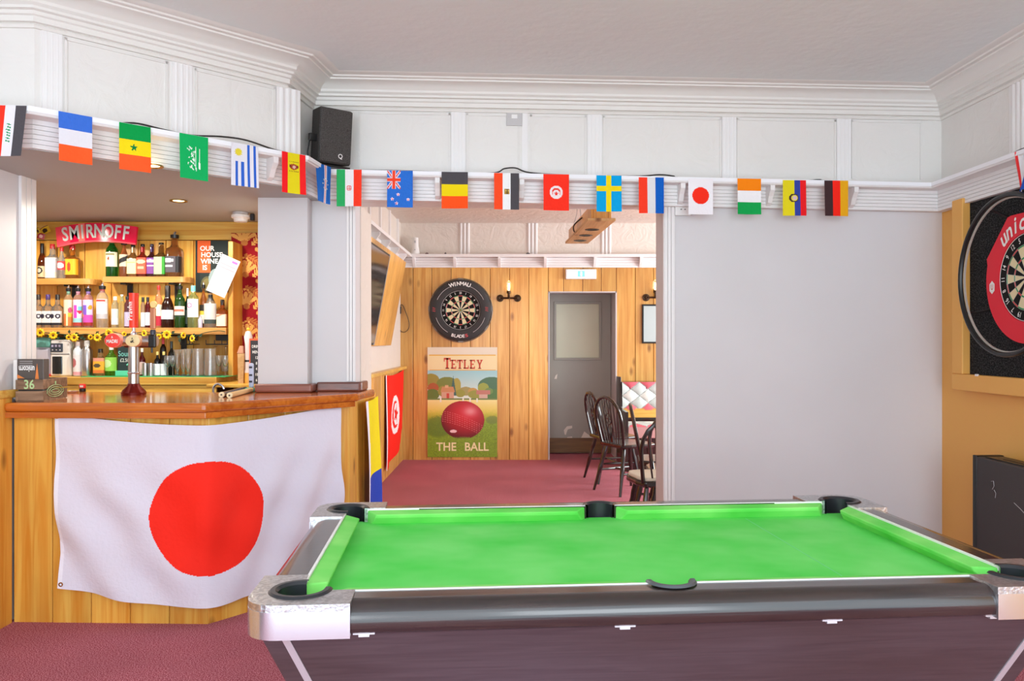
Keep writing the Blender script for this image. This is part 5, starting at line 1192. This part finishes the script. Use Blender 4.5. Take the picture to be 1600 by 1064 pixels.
h = MB().lathe([(6.2*s_, 105*s_), (6.6*s_, 107*s_), (6.8*s_, 155*s_), (7.2*s_, 157*s_), (7.2*s_, 159*s_), (1e-4, 159*s_)], 24).build('red_handle', solid((240, 62, 40), .3), bf, True)
mb = MB(); put_text(mb, 'Pravha', Matrix.Translation((-2.6*s_, -6.7*s_, 131*s_)) @ WALLM @ Matrix.Rotation(PI/2, 4, 'Z'), 10.5*s_, 1.05, .02); mb.build('handle_lettering', white_ink, h)
MB().lathe([(4*s_, 96*s_), (4.5*s_, 102*s_), (3.4*s_, 105*s_)], 14, Matrix.Translation((30*s_, 0, -3*s_))).build('handle_ferrule', solid((54, 56, 70)), bf, True)
MB().box(26*s_, 34*s_, -2.5*s_, 2.5*s_, 103*s_, 136*s_).build('copper_handle', copper, bf, bevel=.004)
MB().lathe([(5.2*s_, -1.5*s_), (5.2*s_, 1.5*s_), (1e-4, 1.8*s_)], 20, Matrix.Translation((31*s_, 0, 141.5*s_)) @ MX).build('handle_disc', solid((240, 214, 140)), bf, True)
MB().box(26*s_, 37*s_, -9*s_, -2*s_, 74*s_, 94*s_).build('tap_block', black_sat, bf, bevel=.006); MB().tube([(31*s_, -6*s_, 76*s_), (31*s_, -6*s_, 66*s_)], 1.6*s_, 8).build('nozzle', black_sat, bf, True)

# crate
q0 = onc(24, 628.0); q1 = onc(67, 627.5); q2 = onc(104, 621.5)
t = thing('wooden_crate', 'weathered wooden crate numbered 36 on the left of the bar', 'crate', q1)
Hc = 35*q1.y/F; d1 = (q0-q1); d2 = (q2-q1); L1, L2 = d1.length, d2.length
a1 = math.atan2(-d1.y, -d1.x); a2 = math.atan2(d2.y, d2.x)
M1 = Matrix.Translation(d1) @ Matrix.Rotation(a1, 4, 'Z'); M2 = Matrix.Rotation(a2, 4, 'Z')
for k in range(2):
    z0, z1 = .004+k*Hc*.51, Hc*.49+k*Hc*.51-.002
    MB().box(0, L1, 0, .012, z0, z1, M1).build('slat', crate_m, t, bevel=.002); MB().box(.002, L2, 0, .012, z0, z1, M2).build('slat', crate_m, t, bevel=.002)
    Mb = Matrix.Translation(d2) @ Matrix.Rotation(a1, 4, 'Z') @ Matrix.Translation((-L1, 0, 0))
    MB().box(0, L1, 0, .012, z0, z1, Mb).build('slat', crate_m, t, bevel=.002); Mb2 = Matrix.Translation(d1) @ Matrix.Rotation(a2, 4, 'Z'); MB().box(0, L2, -.012, 0, z0, z1, Mb2).build('slat', crate_m, t, bevel=.002)
MB().prism([(0, .006), (d1.x, d1.y+.006), ((d1+d2).x, (d1+d2).y-.01), (d2.x, d2.y-.004)], 0, .01).build('crate_floor', crate_m, t)
mb = MB(); put_text(mb, '36', M1 @ Matrix.Translation((L1*.5, -.0012, Hc*.75)) @ WALLM, .062, .8, .02); mb.build('number_lettering', green_ink, t)
mb = MB()
for k in range(3): mb.tube([(L2*(.5+.36*(1-.25*k)*math.cos(i*PI/12)*(1 if i % 2 else .9)), -.0015, Hc*(.42+.27*(1-.35*k)*math.sin(i*PI/12))) for i in range(24)], .0015, 4, True, M2)
mb.tube([(L2*.5, -.0015, Hc*.72), (L2*.5, -.0015, Hc*.86)], .004, 4, False, M2).build('crate_emblem', green_ink, t)
# dart box standing in the crate
Yx = q1.y+.022; s_ = Yx/F
t = thing('dart_set_box', 'dark upside-down dart set box with orange ends in the crate', 'box', (X_(47, Yx), Yx, CT+.01), 0)
zb1 = Z_(561, Yx)-CT-.01
MB().box(-20*s_, 21*s_, 0, .05, 0, zb1).build('carton', solid((84, 76, 70)), t, bevel=.002)
MB().prism([(-25.5*s_, -.004), (-20*s_, -.002), (-20*s_, .045), (-25.5*s_, .04)], 0, zb1*.98).build('white_side', solid((226, 222, 218)), t)
MB().add([(-20*s_, -.001, zb1*.52), (-8*s_, -.001, zb1*.52), (-20*s_, -.001, zb1*.62)], [(0, 1, 2)]).add([(8*s_, -.001, zb1*.5), (14*s_, -.001, zb1*.5), (11*s_, -.001, zb1*.9)], [(0, 1, 2)]).build('orange_print', solid((226, 130, 60)), t)
mb = MB(); put_text(mb, 'unicorn', Matrix.Translation((-5*s_, -.0015, zb1*.76)) @ WALLM @ Matrix.Rotation(PI, 4, 'Z'), 13*s_, .62, .03); mb.build('box_lettering', white_ink, t)
mb = MB()
for k in range(3): mb.box(-16*s_, 4*s_, -.0014, -.001, zb1*(.94-.05*k), zb1*(.952-.05*k))
mb.build('small_print', grey_pl, t)
p = onc(113, 614); t = tag(MB().lathe([(1e-4, 0), (.032, 0), (.036, .012), (.033, .012), (.028, .003), (1e-4, .003)], 20).build('ashtray', steel, smooth=True, loc=p), 'small round steel dish beside the crate', 'dish')
p = onc(129, 612); t = thing('bottle_stopper', 'red and black branded stopper standing by the steel dish', 'stopper', p)
MB().lathe([(.016, 0), (.018, .006), (.017, .018), (.014, .02)], 16).build('base', black, t, True); MB().box(-.017, .017, -.012, .012, .018, .046).build('red_cap', red_pl, t, bevel=.006)
MB().box(-.01, .01, -.0125, -.0115, .026, .038).build('white_print', white_ink, t)
# soffit fittings
for i, (px, py) in enumerate(((279, 312), (238, 257), (30, 316))):  # third downlight is unseen, added to brighten the back bar
    Y = (SOFF-HC)*F/(CY-py); t = thing('downlight', ('lit brass downlight in the middle of the bar soffit', 'lit brass downlight partly behind the green, yellow and red flag', 'unseen brass downlight added at the left end of the bar soffit for more light')[i], 'lamp', (X_(px, Y), Y, SOFF-.005), 0, 'downlights')
    MB().lathe([(.035, 0), (.05, 0), (.05, -.006), (.035, -.004)], 24, None, cap=False).build('rim', brass, t, True)
    MB().lathe([(1e-4, -.001), (.034, -.001)], 20, None, cap=False).build('bulb', lamp_on, t)
    l = bpy.data.lights.new('downlight_lamp', 'SPOT'); l.energy = (40, 2, 30)[i]; l.spot_size = 3.0; l.spot_blend = .25; l.color = (1, .93, .8); l.shadow_soft_size = .04
    lo = bpy.data.objects.new('downlight_lamp', l); C.objects.link(lo); lo.parent = t; lo.location = (0, 0, -.02)
Y = (SOFF-HC)*F/(CY-331); t = thing('smoke_detector', 'white round smoke detector on the bar soffit', 'smoke detector', (X_(376, Y), Y, SOFF-.005))
MB().lathe([(.05, 0), (.05, -.018), (.052, -.018)], 24).build('mount', grey_pl, t, True); MB().lathe([(.05, -.014), (.058, -.018), (.058, -.034), (.045, -.04), (.04, -.06), (1e-4, -.062)], 24).build('dome', white_pl, t, True)
MB().box(.06, .085, 0, .03, -.05, -.005).build('cable_box', black, t, bevel=.004)
# cropped poster on the left wall
def lp_col(U, V):
    p = PT(U, V, (206, 140, 110)); p.put((V-.1 > U*-.5+.18) & (V < .36-U*.25+.12), (52, 42, 40)); p.put((V > .62-.1*U) & (V < .74), (60, 44, 42)); p.rect(0, 1, .74, .755, (220, 200, 190)); p.put((V > .9) & (U > .8), (30, 120, 80)); return p.c
o = paint('poster', 40, 40, lambda u, v: (LW+.006, 3.2+u*.67, Z_(350, 3.87)+(Z_(474, 3.87)-Z_(350, 3.87))*v), lp_col, paper); tag(o, 'poster with tan and dark shapes cropped by the left edge', 'poster')
# ---------------------------------------------------------------- far room contents
YF = FAR-.024
# painted tin sign
s_ = FAR/F; sx0, sx1, sy0, sy1 = 668.5, 777, 542.5, 713.5
cx_, cy_ = (sx0+sx1)/2, (sy0+sy1)/2; Wp, Hp = (sx1-sx0)*s_, (sy1-sy0)*s_
t = thing('painted_sign', 'tall painted tin sign of a red cricket ball on a village green', 'sign', (X_(cx_, FAR), YF-.012, Z_(cy_, FAR)))
MB().box(-Wp/2, Wp/2, .001, .012, -Hp/2, Hp/2).build('tin_plate', solid((200, 190, 160)), t, bevel=.002)
def tet(U, V):
    rnd = np.random.RandomState(4); N = rnd.rand(*U.shape); p = PT(U, V, (226, 214, 176))
    p.rect(0, 1, .07, .205, (236, 216, 160)); p.rect(0, 1, 0, .07, (226, 214, 190)); p.rect(.02, .98, .068, .076, (226, 176, 60)).rect(.03, .98, .203, .212, (226, 170, 60))
    sky = (V > .212) & (V < .48); p.c = np.where(sky[..., None], np.array((150, 200, 206))*(1-((V-.212)/.27))[..., None]+np.array((226, 232, 214))*((V-.212)/.27)[..., None], p.c)
    for x, y, rx, ry, c in ((.05, .3, .12, .06, (150, 140, 50)), (.28, .33, .15, .06, (120, 130, 44)), (.08, .37, .08, .045, (170, 90, 40)), (.42, .35, .06, .07, (170, 160, 60)), (.92, .36, .2, .09, (70, 110, 70)), (.8, .37, .08, .045, (150, 160, 50)), (.55, .4, .1, .04, (160, 150, 80)), (.65, .4, .07, .03, (190, 150, 70)), (.07, .43, .1, .05, (100, 120, 40)), (.22, .4, .07, .05, (150, 140, 50)), (.7, .43, .12, .04, (150, 150, 50)), (.95, .43, .12, .05, (80, 120, 50)), (.47, .42, .07, .035, (150, 150, 50)), (.88, .4, .06, .03, (110, 140, 60))): p.ell(x, y, rx, ry, c)
    p.put((np.abs(U-.37) < (V-.26)*.25) & (V > .26) & (V < .44), (60, 96, 84))
    p.rect(.2, .38, .4, .47, (206, 160, 130)).put((np.abs(U-.29) < .1+(V-.4)*.5) & (V > .36) & (V < .41), (200, 140, 90)).rect(.27, .31, .42, .47, (200, 70, 50)).rect(.25, .3, .345, .37, (214, 170, 120))
    p.rect(.74, .86, .42, .47, (206, 170, 150)).put((np.abs(U-.8) < .1) & (V > .39) & (V < .43), (190, 120, 100))
    p.rect(0, 1, .465, .48, (110, 130, 60)); lawn = V > .478
    g = np.clip((V-.478)/.2, 0, 1)[..., None]; p.c = np.where(lawn[..., None], np.array((240, 224, 150))*(1-g)+np.array((220, 190, 40))*g, p.c)
    k = np.clip((V-.6+.06*N)/.12, 0, 1)[..., None]; gr = np.array((128, 158, 36))*(.8+.4*N[..., None]); p.c = np.where(lawn[..., None], p.c*(1-k)+gr*k, p.c)
    p.put((((U-.16)/.22)**2+((V-.72)/.1)**2 < .6+.5*N) & lawn, (96, 124, 40), .7); p.put((((U-.93)/.1)**2+((V-.66)/.04)**2 < .6+.5*N), (110, 130, 60), .7)
    for x in (.18, .5, .6, .7): p.rect(x, x+.02, .465, .5, (236, 232, 214))
    a = (U-.505)/.31; b = (V-.662)/.174; r2 = a*a+b*b; ball = (r2 < 1) & ~((b > .86+.12*N))
    sh = np.clip(.9+.3*(a*.3-b*.6)-.3*r2, .45, 1.1)[..., None]; p.c = np.where(ball[..., None], np.array((222, 22, 36))*sh, p.c)
    hl = np.exp(-(((a-.35)/.35)**2+((b+.45)/.28)**2))[..., None]; p.c = np.where(ball[..., None], p.c*(1-.7*hl)+np.array((240, 190, 190))*.7*hl, p.c)
    for j in range(6):
        sv = b-(a*.42+(-.18+j*.105)+.12*a*a); p.put(ball & (np.abs(sv) < .012) & (np.sin(U*180) > -.3), (222, 110, 110))
    p.put((((U-.37)/.05)**2+((V-.765)/.014)**2 < 1), (244, 206, 206)); return p.c
paint('painted_picture', 180, 284, lambda u, v: ((u-.5)*Wp, 0, (.5-v)*Hp), tet, enamel, t)
def serif(ch, x, z, h, mb):
    w = h*.62; s = h*.2; T = Matrix.Translation((x, -.002, z)) @ WALLM
    def r(a, b, c, d): mb.add([(a*w, c*h, 0), (b*w, c*h, 0), (b*w, d*h, 0), (a*w, d*h, 0)], [(0, 1, 2, 3)], T)
    def poly(*p): mb.add([(a*w, b*h, 0) for a, b in p], [tuple(range(len(p)))], T)
    if ch == 'T': r(-.14, .14, 0, 1); r(-.5, .5, .84, 1); r(-.5, -.38, .66, .84); r(.38, .5, .66, .84); r(-.28, .28, 0, .1)
    if ch == 'E': r(-.36, -.1, 0, 1); r(-.48, .46, .86, 1); r(-.48, .46, 0, .14); r(-.1, .24, .44, .57); r(.34, .46, .7, .86); r(.34, .46, .14, .3)
    if ch == 'L': r(-.36, -.1, 0, 1); r(-.48, .02, .9, 1); r(-.48, .46, 0, .14); r(.34, .46, .14, .36)
    if ch == 'Y': poly((-.13, .46), (.13, .46), (.13, 0), (-.13, 0)); poly((-.46, .92), (-.18, .92), (.13, .44), (-.13, .44)); poly((.46, .92), (.22, .92), (-.02, .5), (.13, .44)); r(-.55, -.1, .9, 1); r(.1, .55, .9, 1); r(-.28, .28, 0, .1)
mb = MB(); serif('T', -19*s_, Hp/2-33.5*s_, 17*s_, mb)
for i, ch in enumerate('ETLEY'): serif(ch, (-9.2+i*9.8+(1.5 if i == 4 else 0))*s_ + .0, Hp/2-33.5*s_, 14*s_, mb)
for k in range(0): pass
M0 = Matrix.Translation((-5*s_+.0, 0, 0)); mb.v = [tuple(Vector(v_)+Vector((-8.0*s_ if False else -4.5*s_, 0, 0))) for v_ in mb.v]; mb.build('sign_lettering', red_ink, t)
mb = MB(); put_text(mb, 'THE', Matrix.Translation((-25*s_, -.002, -Hp/2+15.5*s_)) @ WALLM, 18*s_, .95, .02); mb.build('sign_lettering', cream_ink, t); mb = MB(); put_text(mb, 'BALL', Matrix.Translation((22*s_, -.002, -Hp/2+15.5*s_)) @ WALLM, 18*s_, .95, .02); mb.build('sign_lettering', cream_ink, t)

# pipe wall lamps
def sconce(px, py, lbl):
    p = at(px, py, YF); t = thing('pipe_wall_lamp', lbl, 'lamp', (p.x, YF, p.z), 0, 'pipe wall lamps')
    for s in (-1, 1):
        MB().lathe([(.042, 0), (.042, .008), (.02, .012), (.014, .05)], 16, Matrix.Translation((s*.1, 0, 0)) @ MX).build('wall_flange', bronze, t, True)
    MB().tube([(-.1, -.045, 0), (.1, -.045, 0)], .011, 8).build('cross_pipe', bronze, t, True); MB().lathe([(.018, -.01), (.02, 0), (.014, .012), (.014, .05), (.024, .055), (.024, .085)], 14, Matrix.Translation((0, -.045, 0))).build('lamp_holder', bronze, t, True)
    MB().lathe([(.012, .085), (.026, .1), (.026, .185), (.012, .2), (1e-4, .202)], 16, Matrix.Translation((0, -.045, 0))).build('glass_bulb', clear, t, True)
    MB().lathe([(.009, .09), (.009, .17), (1e-4, .172)], 10, Matrix.Translation((0, -.045, 0))).build('filament', lamp_on, t, True)
sconce(795, 466, 'bronze pipe wall lamp with a clear bulb between dartboard and door'); sconce(1023, 465, 'bronze pipe wall lamp above the black framed mirror')
# exit light
Yx = YF-.05; t = thing('exit_light', 'lit white and teal emergency exit light above the door', 'exit sign', (X_(908, Yx), YF, Z_(428, Yx))); s_ = Yx/F
MB().box(-24*s_, 24*s_, -.05, 0, -8*s_, 7.5*s_).build('housing', white_pl, t, bevel=.006); MB().box(-21*s_, 21*s_, -.056, -.049, -5.5*s_, 5.5*s_).build('lit_panel', exit_on, t, bevel=.004)
MB().box(-6*s_, 6*s_, -.058, -.055, -5*s_, 5*s_).build('pictogram_panel', exit_teal, t)
MB().box(-1*s_, 1.5*s_, -.0592, -.0578, -3*s_, 1*s_).ball((0, -.058, 2.4*s_), 1.1*s_, 8).build('running_figure', exit_on, t)
# mirror
t = thing('framed_mirror', 'pale mirror in a narrow black frame on the far wall', 'mirror', (X_(1028, YF), YF, Z_(506, YF))); s_ = YF/F
for a, b, c, d in ((-25, 25, 28, 30.5), (-25, 25, -30.5, -28), (-25, -22.5, -28, 28), (22.5, 25, -28, 28)): MB().box(a*s_, b*s_, -.022, 0, c*s_, d*s_).build('frame_bar', black_sat, t, bevel=.003)
MB().box(-22.5*s_, 22.5*s_, -.008, 0, -28*s_, 28*s_).build('mirror_glass', M_('pale mirror', S(178, 192, 192), .15, .1), t)
# small hook and cord by the television
P = [at(px, py, YF-.012) for px, py in ((624, 489), (621, 500), (616, 512), (615, 505), (622, 484), (628, 476), (634, 488), (639, 504), (638, 514), (632, 519), (626, 517), (620, 508))]
t = thing('cable_loop', 'black cord looped over a small plug on the far pine wall', 'cord', P[0])
MB().tube(smooth_pts([p_-P[0] for p_ in P]), .004, 6).build('cord', cable_m, t, True); MB().box(-.02, .02, -.02, .012, -.01, .075).build('plug', black, t, bevel=.004)
# television on a slanted pine backing
t = thing('television_mount', 'slanted pine backing board leaning out from the left wall of the far room', 'mount', (BKX+.012, 8.0, 1.33)); 
def lean(y, z): return .145*(z)/.8
Hs = .86
def slab(y0, y1, z0, z1, o, th, name, mat, bev=.004):
    mb = MB(); vs = []
    for z in (z0, z1):
        for y in (y0, y1):
            for d in (0, th): vs.append((lean(y, z)+o+d+.004, y, z))
    mb.add(vs, [(0, 1, 3, 2), (4, 6, 7, 5), (0, 4, 5, 1), (2, 3, 7, 6), (0, 2, 6, 4), (1, 5, 7, 3)]); return mb.build(name, mat, t, bevel=bev)
for i in range(6): slab(-2.0+i*.4, -1.606+i*.4, .0, Hs, 0, .025, 'plank', pine_far, .003)
tv = thing('television', 'dark flat television tilted on the slanted pine board', 'television', t.location); t_keep = t; t = tv
slab(-2.0, -.92, .01, .8, .03, .035, 'housing', black, .006); slab(-1.98, -.94, .03, .78, .066, .004, 'screen', M_('dark screen', S(34, 32, 34), .12, coat=.5), 0); slab(-.926, -.914, .01, .8, .03, .042, 'silver_edge', alu, 0)
# hanging light box
Yn, Yf_ = 6.35, 7.85
zb = HC+187/F*Yn; xn0, xn1 = X_(918, Yn), X_(962, Yn)
t = thing('hanging_light_box', 'pine box light hung on chains from the far room ceiling', 'lamp', ((xn0+xn1)/2, Yn, zb)); hw = (xn1-xn0)/2; sh = X_(901, Yf_)-t.location.x; Ld = Yf_-Yn
def sk_(x, k): return x+sh*k
def sbox(x0, x1, y0, y1, z0, z1, name, mat):
    vs = [(x+sh*y/Ld, y, z) for z in (z0, z1) for y in (y0, y1) for x in (x0, x1)]
    return MB().add(vs, [(0, 2, 3, 1), (4, 5, 7, 6), (0, 1, 5, 4), (2, 6, 7, 3), (0, 4, 6, 2), (1, 3, 7, 5)]).build(name, mat, t, bevel=.003)
sbox(-hw, hw, 0, Ld, 0, .022, 'bottom_board', light_wood)
sbox(-hw+.03, -hw+.05, .02, Ld-.02, .022, .13, 'side_board', pine_far); sbox(hw-.05, hw-.03, .02, Ld-.02, .022, .13, 'side_board', pine_far); sbox(-hw+.05, hw-.05, .02, .04, .022, .13, 'end_board', pine_far); sbox(-hw+.05, hw-.05, Ld-.04, Ld-.02, .022, .13, 'end_board', pine_far)
for k in (.33, .58, .83):
    MB().lathe([(.045, -.004), (.06, -.004), (.06, 0), (.045, 0)], 20, Matrix.Translation((sh*k, Ld*k, 0)), cap=False).build('lamp_rim', bronze, t, True); MB().lathe([(1e-4, -.001), (.045, -.001)], 16, Matrix.Translation((sh*k, Ld*k, 0)), cap=False).build('lamp_hole', black, t)
for k in (.08, .9):
    for s in (-1, 1): MB().tube([(s*.06+sh*k, Ld*k, .12), (s*.02+sh*k, Ld*k, .25), (sh*k, Ld*k, 2.74-zb)], .004, 5).build('chain', steel, t)
MB().tube(smooth_pts([(-hw-.0, .5, .1), (-hw-.06, .6, .05), (-hw-.04, .8, .02), (-hw+.01, .9, .06)]), .006, 6).build('cable_loop', cable_m, t, True)
# things on the far shelf
s_ = 9.34/F
t = thing('white_dispenser', 'white plastic air freshener standing on the far shelf', 'air freshener', (X_(649, 9.34), 9.34, SHELF))
MB().lathe([(1e-4, 0), (7*s_, 0), (6.6*s_, 4*s_), (5*s_, 14*s_), (4.6*s_, 26*s_), (1e-4, 27*s_)], 18).build('body', white_pl, t, True); MB().box(-.01, .01, -.045, -.03, .13, .155).build('spray_hole', grey_pl, t); MB().ball((0, -.043, .05), .008, 8).build('button', grey_pl, t)
for px, w2, l_ in ((667, 5, 'small reddish dart flight lying on the far shelf'), (696, 3, 'small black clip lying on the far shelf above the dartboard'), (825, 6, 'small dark plug lying on the far shelf nearest the door')):
    o = MB().box(-w2*s_/2, w2*s_/2, -.01, .01, 0, .012).lathe([(.006, .012), (.004, .02)], 8).build('shelf_oddment', solid((90, 46, 40) if px == 667 else (36, 32, 32)), loc=(X_(px, 9.3), 9.3, SHELF), bevel=.002); tag(o, l_, 'oddment')

# bench along the far wall
def harl(U, V):
    a = (U*9+V*2.0) % 1; b = (U*9-V*2.0) % 1
    p = PT(U, V, (196, 206, 202)); i_ = np.floor(U*9+V*2.0); j_ = np.floor(U*9-V*2.0); p.put(((i_*3+j_*5) % 4 == 0), (214, 104, 116)); p.put(((i_*3+j_*5) % 4 == 2), (222, 226, 220)); p.put((np.abs(a-.5) > .47) | (np.abs(b-.5) > .47), (150, 160, 158)); return p.c
t = thing('upholstered_bench', 'button backed bench in pale and pink diamond fabric on the far wall', 'bench', (X_(968, 9.1), 9.1, 0))
Lb = 1.75
def bpos(u, v):
    d = .022*(abs(math.sin(PI*(u*9+v*2.0)))*abs(math.sin(PI*(u*9-v*2.0))))**.5
    return (.03+u*Lb, .02-d-.05*(1-v)*0+.06*(v-.0)*-.4, .915-.31*v)
paint('back_cushion', 200, 50, bpos, harl, cloth, t)
MB().box(.03, .03+Lb, .02, .28, .3, .915).build('back_frame', dark_wood, t)
MB().prism([(0, -.48), (.03, -.48), (.03, .28), (0, .28)], 0, .62).build('bench_end', dark_wood, t); MB().prism([(0, -.02), (.03, -.02), (.03, .28), (0, .28)], .62, .97, top=[(0, .08), (.03, .08), (.03, .28), (0, .28)]).build('bench_end', dark_wood, t, bevel=.006)
paint('seat_cushion', 100, 40, lambda u, v: (.03+u*Lb, -.46+.46*v, .46+.03*math.sin(PI*min(1, max(0, v*1.0)))**.4), harl, cloth, t)
MB().box(.03, .03+Lb, -.46, .0, .34, .462).build('seat_box', M_('pink vinyl', S(196, 150, 146), .6), t, bevel=.01); MB().box(.05, .03+Lb, -.42, .0, 0, .34).build('plinth', dark_wood, t)
MB().box(.03, .03+Lb, -.02, .02, .52, .62).build('pine_rail', pine_x, t)
for r_ in range(2):
    for i in range(9):
        u = (i+.5+.5*r_)/9.5; v = .22+.5*r_; MB().ball((.03+u*Lb, .012, .915-.31*v), .012, 8).build('button', solid((150, 60, 76)), t)

# wheelback chairs
def chair(lbl, loc, yaw, pad=False):
    t = thing('wheelback_chair', lbl, 'chair', loc, yaw, 'dark wheelback chairs')
    poly = [(-.16, -.19), (.16, -.19), (.2, -.1), (.215, .08), (.19, .17), (.12, .2), (-.12, .2), (-.19, .17), (-.215, .08), (-.2, -.1)]
    MB().prism(poly, .415, .45).build('seat', dark_wood, t, bevel=.012, seg=3)
    if pad: MB().prism([(x*.94, y*.94) for x, y in poly], .45, .475).build('seat_pad', M_('cream seat pad', S(214, 204, 184), .8), t, bevel=.012, seg=3)
    tops = {}; 
    for sx in (-1, 1):
        for sy in (-1, 1):
            a = Vector((sx*.13, sy*.13, .42)); b = Vector((sx*.2, sy*(.2 if sy > 0 else .23), 0)); n = 9; pts = [a+(b-a)*(i/n) for i in range(n+1)]
            MB().tube(pts, [.014, .017, .019, .015, .02, .02, .016, .014, .013, .012], 10).build('leg', dark_wood, t, True); tops[(sx, sy)] = (a, b)
    mid = {}
    for sx in (-1, 1):
        f = tops[(sx, 1)]; r = tops[(sx, -1)]; p = f[0]+(f[1]-f[0])*.55; q = r[0]+(r[1]-r[0])*.55; MB().tube([p, (p+q)/2, q], [.009, .014, .009], 8).build('side_stretcher', dark_wood, t, True); mid[sx] = (p+q)/2
    MB().tube([mid[-1], (mid[-1]+mid[1])/2, mid[1]], [.009, .014, .009], 8).build('cross_stretcher', dark_wood, t, True)
    def bk(x, z): return Vector((x, -.165-(z-.45)*.2, z))
    pts = [bk(-.165, .44), bk(-.18, .55), bk(-.19, .65)]
    for i in range(11):
        a = PI-PI*i/10; pts.append(bk(.19*math.cos(a), .68+.19*math.sin(a)))
    pts += [bk(.19, .65), bk(.18, .55), bk(.165, .44)]
    MB().tube(pts, .014, 8).build('bow', dark_wood, t, True)
    for x in (-.125, -.085, -.045, .045, .085, .125):
        zt_ = .68+math.sqrt(max(0, .19**2-(x*1.22)**2)); MB().tube([bk(x*.8, .445), bk(x, .58), bk(x*1.22, zt_)], [.006, .0075, .005], 6).build('spindle', dark_wood, t, True)
    sp = MB(); 
    for s in (-1, 1):
        sp.tube([bk(s*.016, .445), bk(s*.018, .52), bk(s*.03, .58), bk(s*.012, .62)], .006, 6); sp.tube([bk(s*.012, .72), bk(s*.03, .77), bk(s*.014, .83), bk(s*.02, .865)], .006, 6)
    sp.tube([bk(.04*math.cos(i*PI/8), .67+.05*math.sin(i*PI/8)) for i in range(16)], .006, 6, True)
    for i in range(6): a = i*PI/3; sp.tube([bk(0, .67), bk(.04*math.cos(a), .67+.05*math.sin(a))], .004, 5)
    sp.box(-.012, .012, -.006, .006, 0, .08, Matrix.Translation(bk(0, .46)))
    sp.build('wheel_splat', dark_wood, t, True); return t
def face(dx, dy): return math.atan2(-dx, dy)
A0 = chair('farthest dark wheelback chair, nearest the grey door', (1.0, 8.05, 0), face(.97, .25))
dup(A0, 'dark wheelback chair seen from behind, in front of the farthest one', (1.055, 7.45, 0), face(.80, .45))
dup(A0, 'dark wheelback chair seen edge-on in the middle of the group', (1.19, 6.45, 0), face(1, -.12))
dup(A0, 'dark wheelback chair half behind the white jamb at the right of the group', (1.2, 5.98, 0), face(.15, 1))
chair('nearest wheelback chair with a cream seat pad, cut off by the white jamb', (1.01, 5.54, 0), face(-.12, 1), True)
